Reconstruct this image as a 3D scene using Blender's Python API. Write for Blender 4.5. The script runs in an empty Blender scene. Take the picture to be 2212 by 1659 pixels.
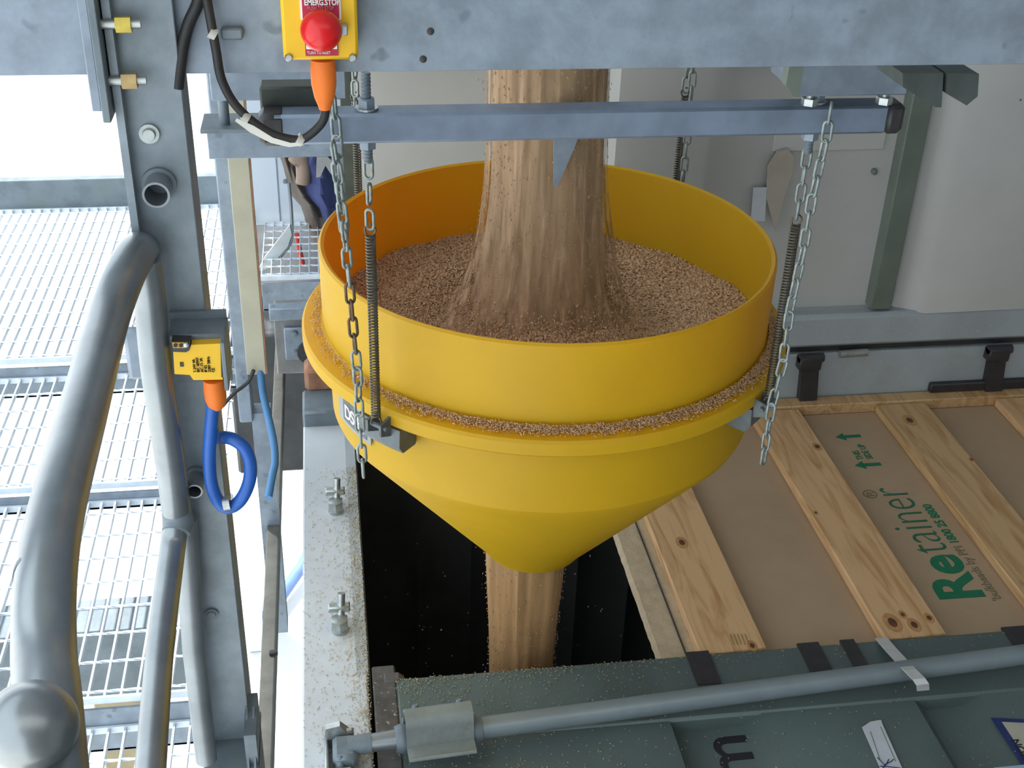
import bpy, math, random
import numpy as np
from mathutils import Vector, Matrix
random.seed(7); rng = np.random.default_rng(7)
C = bpy.context.scene.collection
sc = bpy.context.scene

# ------------------------------------------------------------------ camera
FPX, YAW, PITCH, ROLL = 2660.0, math.radians(9.186), math.radians(30.155), math.radians(1.946)
EYE = Vector((0, 0, 1.75))
fw = Vector((math.sin(YAW)*math.cos(PITCH), math.cos(YAW)*math.cos(PITCH), -math.sin(PITCH)))
r0 = Vector((math.cos(YAW), -math.sin(YAW), 0)); u0 = r0.cross(fw)
RT = math.cos(ROLL)*r0 + math.sin(ROLL)*u0
UP = -math.sin(ROLL)*r0 + math.cos(ROLL)*u0
cam = bpy.data.objects.new('camera', bpy.data.cameras.new('camera'))
C.objects.link(cam)
cam.data.sensor_width = 36; cam.data.lens = 36*FPX/2212; cam.data.clip_start = 0.02; cam.data.clip_end = 200
cam.matrix_world = Matrix(((RT.x, UP.x, -fw.x, EYE.x), (RT.y, UP.y, -fw.y, EYE.y), (RT.z, UP.z, -fw.z, EYE.z), (0, 0, 0, 1)))
sc.camera = cam

# ------------------------------------------------------------------ world, lights, exposure
w = bpy.data.worlds.new('world'); sc.world = w; w.use_nodes = True
bg = w.node_tree.nodes['Background']
bg.inputs[0].default_value = (0.86, 0.94, 1.0, 1); bg.inputs[1].default_value = 2.7
sun = bpy.data.lights.new('sun', 'SUN'); sun.energy = 9.0; sun.angle = math.radians(3); sun.color = (1, .97, .92)
so = bpy.data.objects.new('sun', sun); C.objects.link(so)
so.rotation_euler = Vector((-0.25, 0.35, 0.95)).to_track_quat('Z', 'Y').to_euler()
def area(name, loc, target, sx, sy, power, col):
    l = bpy.data.lights.new(name, 'AREA'); l.shape = 'RECTANGLE'; l.size = sx; l.size_y = sy; l.energy = power; l.color = col
    o = bpy.data.objects.new(name, l); C.objects.link(o); o.location = loc
    o.rotation_euler = (Vector(loc)-Vector(target)).to_track_quat('Z', 'Y').to_euler()
area('fill_light', (0.5, 0.1, 2.55), (0.5, 1.0, 0), 2.8, 1.4, 13, (1, .96, .90))  # added fill lamp just under the roof, which has no opening
sc.view_settings.view_transform = 'Standard'; sc.view_settings.look = 'None'
sc.view_settings.gamma = 1; sc.view_settings.exposure = -0.17; sc.view_settings.use_curve_mapping = False

# ------------------------------------------------------------------ helpers
def P(px, py, **k):
    """point where the sight line of a photo pixel meets the plane x=, y= or z="""
    d = fw*FPX + RT*(px-1106) - UP*(py-829.5)
    (a, v), = k.items(); i = 'xyz'.index(a)
    return EYE + d*((v-EYE[i])/d[i])
def Q(px, py, depth):
    return EYE + (fw + RT*((px-1106)/FPX) - UP*((py-829.5)/FPX))*depth

class MB:
    def __init__(s): s.v = []; s.f = []; s.smooth = []
    def add(s, vs, fs, smooth=False):
        n = len(s.v); s.v += [tuple(p) for p in vs]; s.f += [tuple(i+n for i in f) for f in fs]; s.smooth += [smooth]*len(fs); return s
    def box(s, a, b, bev=0.0):
        x0, y0, z0 = [min(a[i], b[i]) for i in range(3)]; x1, y1, z1 = [max(a[i], b[i]) for i in range(3)]
        if bev <= 0:
            vs = [(x, y, z) for z in (z0, z1) for y in (y0, y1) for x in (x0, x1)]
            return s.add(vs, [(0,2,3,1),(4,5,7,6),(0,1,5,4),(2,6,7,3),(0,4,6,2),(1,3,7,5)])
        e = min(bev, (x1-x0)*.49, (y1-y0)*.49, (z1-z0)*.49)
        vs = []; idx = {}
        X = (x0, x1); Y = (y0, y1); Z = (z0, z1)
        for k in range(2):
            for j in range(2):
                for i in range(2):
                    sx, sy, sz = (1, -1)[i], (1, -1)[j], (1, -1)[k]
                    p = (X[i], Y[j], Z[k])
                    idx[i, j, k] = len(vs)
                    vs += [(p[0], p[1]+sy*e, p[2]+sz*e), (p[0]+sx*e, p[1], p[2]+sz*e), (p[0]+sx*e, p[1]+sy*e, p[2])]
        g = lambda i, j, k, c: idx[i, j, k]+c
        fs = []
        for i in range(2): fs.append((g(i,0,0,0), g(i,1,0,0), g(i,1,1,0), g(i,0,1,0)))
        for j in range(2): fs.append((g(0,j,0,1), g(1,j,0,1), g(1,j,1,1), g(0,j,1,1)))
        for k in range(2): fs.append((g(0,0,k,2), g(1,0,k,2), g(1,1,k,2), g(0,1,k,2)))
        for a_ in range(2):
            for b_ in range(2):
                fs.append((g(0,a_,b_,1), g(1,a_,b_,1), g(1,a_,b_,2), g(0,a_,b_,2)))
                fs.append((g(a_,0,b_,0), g(a_,1,b_,0), g(a_,1,b_,2), g(a_,0,b_,2)))
                fs.append((g(a_,b_,0,0), g(a_,b_,1,0), g(a_,b_,1,1), g(a_,b_,0,1)))
        for key in idx:
            fs.append((idx[key], idx[key]+1, idx[key]+2))
        return s.add(vs, fs)
    def hexa(s, bottom, top):
        vs = list(bottom)+list(top); n = len(bottom)
        fs = [tuple(range(n))[::-1], tuple(range(n, 2*n))]+[(i, (i+1) % n, n+(i+1) % n, n+i) for i in range(n)]
        return s.add(vs, fs)
    def prism(s, poly, off):
        off = Vector(off); return s.hexa([Vector(p) for p in poly], [Vector(p)+off for p in poly])
    def tube(s, pts, r, n=12, cap=True, smooth=True, closed=False, tw=0.0):
        pts = [Vector(p) for p in pts]; m = len(pts)
        rs = r if hasattr(r, '__len__') else [r]*m
        tan = []
        for i in range(m):
            if closed: t = pts[(i+1) % m]-pts[i-1]
            else: t = pts[min(i+1, m-1)]-pts[max(i-1, 0)]
            tan.append(t.normalized())
        ref = Vector((0, 0, 1)) if abs(tan[0].z) < .9 else Vector((1, 0, 0))
        u = tan[0].cross(ref).normalized(); vs = []
        for i in range(m):
            if i: u = (u - tan[i]*u.dot(tan[i])).normalized()
            v = tan[i].cross(u)
            for k in range(n):
                a = 2*math.pi*k/n + tw*i
                vs.append(pts[i]+(u*math.cos(a)+v*math.sin(a))*rs[i])
        fs = [(i*n+k, i*n+(k+1) % n, ((i+1) % m)*n+(k+1) % n, ((i+1) % m)*n+k) for i in range(m if closed else m-1) for k in range(n)]
        s.add(vs, fs, smooth)
        if cap and not closed:
            s.add([vs[k] for k in range(n)], [tuple(range(n))[::-1]]); s.add([vs[(m-1)*n+k] for k in range(n)], [tuple(range(n))])
        return s
    def hollow(s, a, b, R, r, n=28):
        a, b = Vector(a), Vector(b); t = (b-a).normalized(); ref = Vector((0, 0, 1)) if abs(t.z) < .9 else Vector((1, 0, 0))
        u = t.cross(ref).normalized(); v = t.cross(u); vs = []
        for c, q in ((a, R), (b, R), (b, r), (a, r)):
            vs += [c+(u*math.cos(2*math.pi*k/n)+v*math.sin(2*math.pi*k/n))*q for k in range(n)]
        for j in range(4):
            s.add([vs[j*n+k] for k in range(n)]+[vs[((j+1) % 4)*n+k] for k in range(n)], [(k, (k+1) % n, n+(k+1) % n, n+k) for k in range(n)], j % 2 == 0)
        return s
    def lathe(s, prof, c=(0, 0, 0), axis='z', n=48, smooth=True, closed=False):
        vs = []
        ax = Vector({'x': (1,0,0), 'y': (0,1,0), 'z': (0,0,1)}[axis]) if isinstance(axis, str) else Vector(axis).normalized()
        ref = Vector((0, 0, 1)) if abs(ax.z) < .9 else Vector((1, 0, 0)); u = ax.cross(ref).normalized(); v = ax.cross(u)
        c = Vector(c)
        for (r, h) in prof:
            for k in range(n):
                a = 2*math.pi*k/n; vs.append(c+ax*h+(u*math.cos(a)+v*math.sin(a))*r)
        m = len(prof)
        fs = [(i*n+k, i*n+(k+1) % n, ((i+1) % m)*n+(k+1) % n, ((i+1) % m)*n+k) for i in range(m if closed else m-1) for k in range(n)]
        s.add(vs, fs, smooth)
        if not closed:
            if prof[0][0] > 1e-5: s.add(vs[:n], [tuple(range(n))[::-1]])
            if prof[-1][0] > 1e-5: s.add(vs[-n:], [tuple(range(n))])
        return s
    def build(s, name, m, parent=None, origin=None, **props):
        me = bpy.data.meshes.new(name)
        pts = np.array(s.v, float)
        if parent is not None:
            o0 = Vector(parent.get('_o', (0, 0, 0)))
        if origin is None:
            lo, hi = pts.min(0), pts.max(0); origin = Vector(((lo[0]+hi[0])/2, (lo[1]+hi[1])/2, lo[2] if parent is None else (lo[2]+hi[2])/2))
        origin = Vector(origin)
        me.from_pydata([tuple(p) for p in (pts-np.array(origin))], [], s.f)
        me.polygons.foreach_set('use_smooth', s.smooth)
        me.materials.append(m); me.update()
        o = bpy.data.objects.new(name, me); C.objects.link(o)
        if parent is not None: o.parent = parent; o.location = origin-o0
        else: o.location = origin
        o['_o'] = tuple(origin)
        for k, v in props.items(): o[k] = v
        fixn(me)
        return o
import bmesh
def fixn(me):
    if len(me.polygons) > 60000: return
    b = bmesh.new(); b.from_mesh(me); bmesh.ops.remove_doubles(b, verts=b.verts, dist=1e-6) if len(me.vertices) < 20000 else None
    bmesh.ops.recalc_face_normals(b, faces=b.faces); b.to_mesh(me); b.free()
    if hasattr(me, 'set_sharp_from_angle'): me.set_sharp_from_angle(angle=math.radians(40))
def tag(o, label, cat, group=None, kind=None):
    if label: o['label'] = label
    if cat: o['category'] = cat
    if group: o['group'] = group
    if kind: o['kind'] = kind
    return o
def thing(name, loc, label, cat, group=None, kind=None):
    o = bpy.data.objects.new(name, None); C.objects.link(o); o.location = loc; o['_o'] = tuple(loc); o.empty_display_size = .05
    return tag(o, label, cat, group, kind)
def ray_arr(a): return np.array(a, float)
def text(name, s, m, parent, origin, xdir, ydir, size, off=0.0, depth=.0006, label=None, squash=1.0, align='LEFT'):
    cu = bpy.data.curves.new(name, 'FONT'); cu.body = s; cu.size = size; cu.offset = off; cu.extrude = depth; cu.resolution_u = 4; cu.align_x = align
    to = bpy.data.objects.new(name+'_tmp', cu); C.objects.link(to)
    bpy.context.view_layer.update()
    me = bpy.data.meshes.new_from_object(to.evaluated_get(bpy.context.evaluated_depsgraph_get()))
    C.objects.unlink(to); bpy.data.objects.remove(to)
    X = Vector(xdir).normalized(); Z = X.cross(Vector(ydir)).normalized(); Y = Z.cross(X)
    M = Matrix(((X.x*squash, Y.x, Z.x, 0), (X.y*squash, Y.y, Z.y, 0), (X.z*squash, Y.z, Z.z, 0), (0, 0, 0, 1)))
    me.transform(M); me.materials.clear(); me.materials.append(m); me.name = name
    o = bpy.data.objects.new(name, me); C.objects.link(o); o.parent = parent
    o.location = Vector(origin)-Vector(parent.get('_o', (0, 0, 0))); o['_o'] = tuple(origin)
    if label: o['label'] = label
    return o

# ------------------------------------------------------------------ materials
MATS = {}
def mat(name, col, rough=.6, metal=0.0, var=.12, scale=8, bump=.0, bscale=60, col2=None, spots=None, spot_scale=40, spot_amt=.3, stretch=(1, 1, 1), trans=0.0, spec=.5, alpha=None, coord='Object', dirt=None, dirt_amt=.4, dirt_scale=3):
    if name in MATS: return MATS[name]
    m = bpy.data.materials.new(name); m.use_nodes = True; nt = m.node_tree; N = nt.nodes; L = nt.links
    b = N['Principled BSDF']
    b.inputs['Roughness'].default_value = rough; b.inputs['Metallic'].default_value = metal; b.inputs['Specular IOR Level'].default_value = spec
    tc = N.new('ShaderNodeTexCoord'); mp = N.new('ShaderNodeMapping'); mp.inputs['Scale'].default_value = stretch
    L.new(tc.outputs[coord], mp.inputs[0])
    def noise(sc_, det=5, ro=.6):
        n = N.new('ShaderNodeTexNoise'); n.inputs['Scale'].default_value = sc_; n.inputs['Detail'].default_value = det; n.inputs['Roughness'].default_value = ro
        L.new(mp.outputs[0], n.inputs['Vector']); return n
    def ramp(src, a, bb, ca=(0, 0, 0, 1), cb=(1, 1, 1, 1)):
        r = N.new('ShaderNodeValToRGB'); r.color_ramp.elements[0].position = a; r.color_ramp.elements[1].position = bb
        r.color_ramp.elements[0].color = ca; r.color_ramp.elements[1].color = cb; L.new(src, r.inputs[0]); return r
    def mix(fac, a, bcol, op='MIX'):
        x = N.new('ShaderNodeMix'); x.data_type = 'RGBA'; x.blend_type = op
        if isinstance(fac, float): x.inputs[0].default_value = fac
        else: L.new(fac, x.inputs[0])
        for i, q in ((6, a), (7, bcol)):
            if isinstance(q, tuple): x.inputs[i].default_value = q
            else: L.new(q, x.inputs[i])
        return x.outputs[2]
    c1 = tuple(max(0, c*(1-var)) for c in col)+(1,); c2 = tuple(min(1, c*(1+var)) for c in (col2 or col))+(1,)
    n1 = noise(scale); r = ramp(n1.outputs['Fac'], .35, .65, c1, c2); out = r.outputs[0]
    if dirt:
        nd = noise(dirt_scale, 8, .7); rd = ramp(nd.outputs['Fac'], .52, .7)
        mm = N.new('ShaderNodeMath'); mm.operation = 'MULTIPLY'; mm.inputs[1].default_value = dirt_amt; L.new(rd.outputs[0], mm.inputs[0])
        out = mix(mm.outputs[0], out, tuple(dirt)+(1,))
    if spots:
        ns = noise(spot_scale, 2, .5); rs = ramp(ns.outputs['Fac'], .66-spot_amt*.1, .72)
        out = mix(rs.outputs[0], out, tuple(spots)+(1,))
    L.new(out, b.inputs['Base Color'])
    if bump:
        nb = noise(bscale, 3); bp = N.new('ShaderNodeBump'); bp.inputs['Strength'].default_value = bump; bp.inputs['Distance'].default_value = .002
        L.new(nb.outputs['Fac'], bp.inputs['Height']); L.new(bp.outputs[0], b.inputs['Normal'])
    surf = b.outputs[0]
    if trans:
        t = N.new('ShaderNodeBsdfTranslucent'); t.inputs[0].default_value = (1, .37, .0, 1); ms = N.new('ShaderNodeMixShader'); ms.inputs[0].default_value = trans
        L.new(surf, ms.inputs[1]); L.new(t.outputs[0], ms.inputs[2]); surf = ms.outputs[0]
    if alpha is not None:
        t = N.new('ShaderNodeBsdfTransparent'); ms = N.new('ShaderNodeMixShader')
        na = noise(alpha[0], 4, .6); ra = ramp(na.outputs['Fac'], alpha[1], alpha[2]); L.new(ra.outputs[0], ms.inputs[0])
        L.new(t.outputs[0], ms.inputs[1]); L.new(surf, ms.inputs[2]); surf = ms.outputs[0]
    L.new(surf, N['Material Output'].inputs[0])
    MATS[name] = m; return m

GALV = mat('galvanised_steel', (.23, .28, .34), .5, .35, .16, 22, .12, 90, spots=(.16, .2, .24), spot_scale=30, spot_amt=.1, dirt=(.16, .18, .19), dirt_amt=.35, dirt_scale=5)
GALVD = mat('weathered_galvanised_steel', (.17, .21, .24), .55, .3, .2, 14, .15, 80, dirt=(.10, .12, .09), dirt_amt=.5, dirt_scale=7)
PIPE = mat('galvanised_pipe', (.27, .30, .32), .33, .75, .12, 14, .06, 60, dirt=(.22, .22, .2), dirt_amt=.4, dirt_scale=6)
RAILM = mat('rail_steel', (.20, .25, .33), .5, .3, .15, 18, .08, 80, dirt=(.15, .2, .2), dirt_amt=.3)
ZINC = mat('zinc_plate', (.42, .45, .44), .35, .8, .15, 60)
CHAINM = mat('zinc_chain', (.24, .28, .27), .45, .5, .25, 90)
CHAINR = mat('rusty_chain', (.13, .085, .05), .6, .5, .3, 90)
SPRING = mat('spring_steel', (.11, .10, .075), .45, .6, .2, 60)
YELLOW = mat('yellow_plastic', (.64, .435, .008), .5, 0, .05, 4, .06, 140, trans=.32, dirt=(.56, .35, .015), dirt_amt=.35, dirt_scale=6)
BOXY = mat('yellow_enamel', (.78, .47, .01), .45, 0, .05, 10)
RED = mat('red_button', (.62, .008, .012), .28, 0, .04, 10)
REDL = mat('red_label', (.42, .015, .05), .5, 0, .1, 60)
WHITE = mat('white_print', (.8, .8, .8), .6, 0, .03, 10)
ORANGE = mat('orange_gland', (.75, .17, .015), .6, 0, .06, 30, .1, 200)
BLACK = mat('black_rubber', (.014, .015, .016), .55, 0, .3, 30)
BLACKD = mat('dark_plastic', (.03, .028, .03), .5, 0, .2, 30)
BLUE = mat('blue_hose', (.012, .10, .42), .4, 0, .1, 20)
BRASS = mat('brass_passivated', (.55, .45, .10), .3, .8, .15, 40)
BRASS2 = mat('rusty_brass', (.45, .33, .16), .45, .6, .2, 40)
PAINT = mat('grey_green_container_paint', (.085, .118, .115), .5, 0, .1, 5, .05, 60, dirt=(.06, .075, .065), dirt_amt=.5, dirt_scale=3, spots=(.16, .155, .10), spot_scale=160, spot_amt=-.2)
PAINTS = mat('pale_container_paint', (.36, .40, .42), .45, 0, .08, 5, .05, 60, dirt=(.25, .26, .25), dirt_amt=.4, dirt_scale=4, spots=(.6, .56, .4), spot_scale=150, spot_amt=-.1)
DOORIN = mat('door_inner_paint', (.52, .52, .50), .5, 0, .04, 3, dirt=(.44, .44, .42), dirt_amt=.3, dirt_scale=2)
DOORD = mat('dark_green_bar_paint', (.15, .18, .15), .5, 0, .1, 8)
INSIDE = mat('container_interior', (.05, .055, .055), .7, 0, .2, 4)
CARD = mat('brown_cardboard', (.42, .295, .185), .75, 0, .07, 3, .1, 150, dirt=(.34, .23, .135), dirt_amt=.35, dirt_scale=4)
HESS = mat('woven_liner', (.52, .41, .27), .6, 0, .12, 50, .6, 120)
GREEN = mat('green_print', (.006, .16, .075), .6, 0, .1, 100)
GREENL = mat('thin_green_print', (.02, .13, .075), .6, 0, .1, 100)
GREYP = mat('grey_print', (.19, .16, .09), .6, 0, .1, 100)
DARKP = mat('dark_print', (.015, .015, .02), .6, 0, .1, 100)
NAVY = mat('navy_print', (.015, .03, .12), .5, 0, .1, 100)
PAPER = mat('paper', (.52, .55, .60), .7, 0, .04, 20)
CONC = mat('concrete', (.62, .62, .60), .8, 0, .1, 1.5, dirt=(.4, .38, .34), dirt_amt=.4, dirt_scale=.8)
SHEET = mat('pale_wall_sheet', (.55, .62, .70), .5, 0, .04, 3)
ROOFM = mat('roof_sheet', (.35, .37, .38), .6, 0, .06, 2)
TAN = mat('beige_trim', (.40, .39, .31), .6, 0, .07, 10)
GRATE = mat('galvanised_grating', (.62, .70, .78), .5, .2, .1, 20)
RUST = mat('rusty_steel', (.30, .15, .09), .8, .1, .3, 20, .3, 60)
KHAKI = mat('khaki_cloth', (.15, .125, .105), .9, 0, .2, 12, .3, 80)
DENIM = mat('dark_blue_cloth', (.05, .065, .18), .9, 0, .2, 12, .3, 80)
REDT = mat('red_tape', (.5, .03, .02), .6)
PADDLE = mat('pale_grey_paint', (.5, .54, .54), .5)
GRAIN = mat('barley_grain', (.54, .335, .18), .6, 0, .2, 160, col2=(.68, .46, .28))
GRAINB = mat('barley_bed', (.46, .28, .145), .8, 0, .3, 120, .8, 160, col2=(.52, .34, .19))
STREAM = mat('falling_barley', (.33, .215, .115), .8, 0, .14, 30, .3, 40, col2=(.44, .30, .175), stretch=(1, 1, .05))
STREAMH = mat('falling_barley_haze', (.38, .25, .14), .8, 0, .15, 60, 0, 40, col2=(.48, .33, .20), stretch=(1, 1, .06), alpha=(70, .40, .72))

def wood(name, base, dark, seed):
    m = bpy.data.materials.new(name); m.use_nodes = True; nt = m.node_tree; N = nt.nodes; L = nt.links; b = N['Principled BSDF']
    b.inputs['Roughness'].default_value = .6
    tc = N.new('ShaderNodeTexCoord'); mp = N.new('ShaderNodeMapping'); mp.inputs['Scale'].default_value = (9, 1.0, 9); mp.inputs['Location'].default_value = (seed*3.1, seed*1.7, 0)
    L.new(tc.outputs['Object'], mp.inputs[0])
    n = N.new('ShaderNodeTexNoise'); n.inputs['Scale'].default_value = 4; n.inputs['Detail'].default_value = 7; n.inputs['Distortion'].default_value = 1.2
    L.new(mp.outputs[0], n.inputs['Vector'])
    r = N.new('ShaderNodeValToRGB'); e = r.color_ramp.elements; e[0].position = .3; e[0].color = tuple(dark)+(1,); e[1].position = .55; e[1].color = tuple(base)+(1,)
    L.new(n.outputs['Fac'], r.inputs[0]); L.new(r.outputs[0], b.inputs['Base Color'])
    return m
WOOD = [wood('pine_a', (.68, .43, .22), (.46, .245, .09), 1), wood('pine_b', (.66, .42, .215), (.46, .24, .09), 2), wood('pine_c', (.58, .375, .185), (.40, .215, .08), 3)]
KNOT = mat('pine_knot', (.12, .04, .015), .6, 0, .4, 60)
KNOTL = mat('pine_knot_halo', (.46, .24, .09), .6, 0, .2, 60)

# ------------------------------------------------------------------ setting
def struct(mb, name, m, label=None):
    o = mb.build(name, m); o['kind'] = 'structure'
    if label: o['label'] = label
    return o
struct(MB().box((-40, -12, -5.2), (30, 90, -5.0)), 'floor', CONC, 'sunlit pale concrete yard far below the platform')
struct(MB().box((-.9, -3.5, 2.6), (5.2, 7, 2.7)), 'shade_roof', ROOFM, 'unseen grey metal roof added to shade the loading bay')  # unseen roof, added to shade the bay and make the light directional
struct(MB().box((5.1, -3.5, -5), (5.2, 7, 3.9)), 'shade_wall_right', ROOFM, 'unseen grey sheet wall added on the right to block sky light')  # unseen wall, added to keep sky light off the bay from the right
struct(MB().box((.3, 4.6, -5), (5.1, 4.7, 3.9)), 'wall_back', SHEET, 'pale sheet wall behind the open container door')
struct(MB().box((-.35, -3.6, -5), (5.2, -3.5, 3.9)), 'shade_wall_front', ROOFM, 'unseen grey sheet wall added behind the viewpoint to block sky light')  # unseen wall, added to cut sky light from behind the camera

# ------------------------------------------------------------------ shipping container
cont = thing('shipping_container', (1.2, 2.3, -5.0), 'grey-green shipping container stood on end under the hopper, mouth upwards, brown bulkhead across it', 'container')
SX0, SX1 = -.102, .035
YN, YF = 1.835, 2.83
m = MB()
m.box((SX0, .7, -.12), (SX1-.008, YF, 0), .004)
SILL = mat('sky_lit_sill_paint', (.53, .57, .61), .45, 0, .06, 5, .05, 60, dirt=(.36, .37, .36), dirt_amt=.5, dirt_scale=4, spots=(.7, .66, .5), spot_scale=150, spot_amt=-.1)  # paint lightened so the sill carries the sky glow in its colour
m.build('sill_plate', SILL, cont, label='pale speckled steel sill along the left of the opening')
MB().hexa([(SX1-.03, 1.86, -.12), (SX1, 1.86, -.12), (SX1, YF, -.12), (SX1-.03, YF, -.12)], [(SX1-.03, 1.86, .001), (SX1-.006, 1.86, .001), (SX1-.006, YF, .001), (SX1-.03, YF, .001)]).build('sill_lip', PAINTS, cont)
MB().box((SX0, .5, -5), (SX0+.03, 3.0, -.12)).build('outer_skin', PAINT, cont)
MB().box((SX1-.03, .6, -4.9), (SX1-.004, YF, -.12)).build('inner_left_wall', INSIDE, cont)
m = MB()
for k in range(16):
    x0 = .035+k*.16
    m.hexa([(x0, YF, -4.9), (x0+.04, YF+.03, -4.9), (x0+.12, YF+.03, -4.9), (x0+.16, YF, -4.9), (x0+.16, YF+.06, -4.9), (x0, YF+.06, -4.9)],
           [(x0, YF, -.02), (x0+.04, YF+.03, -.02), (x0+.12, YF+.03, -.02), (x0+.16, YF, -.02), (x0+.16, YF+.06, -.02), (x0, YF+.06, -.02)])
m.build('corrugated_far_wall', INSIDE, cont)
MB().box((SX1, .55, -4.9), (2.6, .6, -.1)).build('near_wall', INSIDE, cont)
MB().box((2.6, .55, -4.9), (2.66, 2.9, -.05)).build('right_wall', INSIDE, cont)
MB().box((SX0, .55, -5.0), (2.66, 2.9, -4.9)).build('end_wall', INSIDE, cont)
# corner casting at the far end of the sill
a = P(660, 900, z=0)
cc = MB(); cc.box((SX0, YF-.03, -.1), (.02, YF+.09, .045), .006)
cc.build('corner_casting', GALVD, cont, label='dark corner casting at the far end of the sill')
# far side post face (z 0 .. .135), with gaskets and hinges
MB().box((.02, YF, -.05), (2.66, YF+.08, .135), .004).build('corner_post', PAINTS, cont, label='blue-grey side post below the open door')
MB().box((1.66, YF-.02, .0), (2.6, YF, .028), .003).build('rubber_gasket', BLACKD, cont, label='black rubber gasket strip at the foot of the far side')

def hinge(px, xx):
    h = MB()
    h.hexa([(xx-.028, YF-.03, -.03), (xx+.022, YF-.03, -.03), (xx+.022, YF, -.03), (xx-.028, YF, -.03)], [(xx-.036, YF-.02, .1), (xx+.014, YF-.02, .1), (xx+.014, YF, .1), (xx-.036, YF, .1)])
    h.box((xx-.05, YF-.035, .1), (xx+.014, YF, .14), .004)
    h.tube([(xx-.05, YF-.02, .135), (xx+.02, YF-.02, .135)], .013, 12)
    return h.build('hinge', BLACKD, cont)
hinge(0, 1.30); hinge(0, 1.855)
MB().tube([(1.37, YF-.012, .138), (1.45, YF-.012, .14)], .011, 12).build('hinge_pin', ZINC, cont, label='shiny hinge pin end at the foot of the open door')

# open far door, upright
od = MB()
prof = [(.06, .0), (.66, .0), (.695, -.03), (.93, -.03), (1.0, .02), (1.42, .02), (1.51, .02), (1.53, .0), (1.60, -.035), (1.95, -.03), (2.12, .03), (2.55, .03)]
yb = YF+.03
vs = []; fs = []
for (x, d) in prof: vs += [(x, yb+d, .25), (x, yb+d, .96), (x, yb+.07, .25), (x, yb+.07, .96)]
for i in range(len(prof)-1):
    a = i*4; b2 = a+4; fs += [(a, b2, b2+1, a+1), (a+2, a+3, b2+3, b2+2), (a+1, b2+1, b2+3, a+3), (a, a+2, b2+2, b2)]
fs += [(0, 1, 3, 2), (len(prof)*4-4, len(prof)*4-2, len(prof)*4-1, len(prof)*4-3)]
od.add(vs, fs)
odoor = od.build('open_door', DOORIN, cont, label='pale grey container door standing open and upright behind the hopper')
MB().box((.05, YF-.005, .155), (2.6, YF+.05, .255), .012).build('bottom_frame', PAINTS, odoor)
MB().box((.05, YF+.0, .95), (2.6, YF+.06, 1.02), .006).build('top_frame', PAINTS, odoor)
MB().box((1.446, YF+.005, .262), (1.503, YF+.06, .955), .003).build('stiffening_bar', DOORD, odoor, label='dark grey-green upright bar on the door')
MB().box((.0, YF+.01, .14), (2.6, YF+.05, .158)).build('door_gap_shade', BLACKD, odoor, label='dark strip drawn as the shaded gap under the door')  # black strip stands in for the shade in the gap
for (px, py) in ((1890, 372), (2200, 215), (2150, 165), (2128, 172)):
    q = P(px, py, y=YF+.045); MB().lathe([(0, -.01), (.007, -.01), (.007, 0)], q, 'y', 12).build('dirt_mark', BLACKD, odoor) if False else None
q = P(1890, 372, y=YF+.04); MB().lathe([(.002, -.004), (.008, 0), (.008, .02)], q, 'y', 12).build('bolt_head', DOORD, odoor)
q = P(2203, 215, y=YF+.0); MB().lathe([(.002, -.004), (.008, 0), (.008, .04)], q, 'y', 12).build('bolt_head', DOORD, odoor)
# faint rectangle outline (stuck sheet) on the door
q0, q1 = P(1675, 290, y=YF+.045), P(1908, 322, y=YF+.045)
MB().box((q0.x, YF+.044, q1.z), (q1.x, YF+.052, q0.z), .001).build('plate', DOORIN, odoor, label='thin blank plate on the open door behind the rail end')
# paper pouch and strap hanging on the door
pp = [P(1628, 405, y=YF+.03), P(1657, 405, y=YF+.03), P(1652, 478, y=YF+.03), P(1622, 478, y=YF+.03)]
tag(MB().prism(pp, (0, .003, 0)).build('document_sheet', PAPER), 'small white paper sheet stuck on the open container door behind the right spring', 'paper')
sp = MB().prism([P(*c, y=YF+.03) for c in ((1680, 328), (1702, 322), (1716, 340), (1712, 372), (1690, 440), (1676, 500), (1656, 430), (1660, 360))], (0, .008, 0))
tag(sp.build('webbing_strap', mat('tan_strap', (.42, .38, .31), .8)), 'beige strap hanging against the open door beside the white paper', 'strap')

# ------------------------------------------------------------------ near closed door with lock rod
cd = MB()
# panel cross-section along x (z heights), below the flat edge strip
pr = [(.08, 0), (.60, 0), (.612, -.028), (.748, -.028), (.785, 0), (1.10, 0), (1.125, -.028), (1.205, -.028), (1.24, 0), (1.62, 0), (1.645, -.028), (1.73, -.028), (1.76, 0), (2.6, 0)]
vs = []; fs = []
for (x, d) in pr: vs += [(x, .7, d), (x, 1.665, d), (x, .7, -.05), (x, 1.665, -.05)]
for i in range(len(pr)-1):
    a = i*4; b2 = a+4; fs += [(a, b2, b2+1, a+1), (a+2, a+3, b2+3, b2+2), (a+1, b2+1, b2+3, a+3), (a, a+2, b2+2, b2)]
fs += [(0, 1, 3, 2), (len(pr)*4-4, len(pr)*4-2, len(pr)*4-1, len(pr)*4-3)]
cd.add(vs, fs)
cdoor = cd.build('closed_door', PAINT, cont, label='dark grey-green closed door half in the foreground')
MB().box((.08, 1.66, -.05), (2.6, YN, .004), .006).build('door_edge_frame', PAINT, cdoor)
m = MB(); m.box((.036, .7, -.04), (.082, 1.875, .003), .003); m.box((.05, YN-.02, -.03), (.1, YN+.025, .006), .012)
m.build('edge_gasket', mat('grimy_rubber', (.07, .065, .06), .7, 0, .3, 30, .2, 80, spots=(.4, .35, .2), spot_scale=120, spot_amt=-.1), cdoor, label='grimy rubber gasket between sill and door')
MB().box((.08, YN-.004, -.045), (2.6, YN+.006, -.004), .003).build('lip_seal', BLACKD, cdoor)
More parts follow.
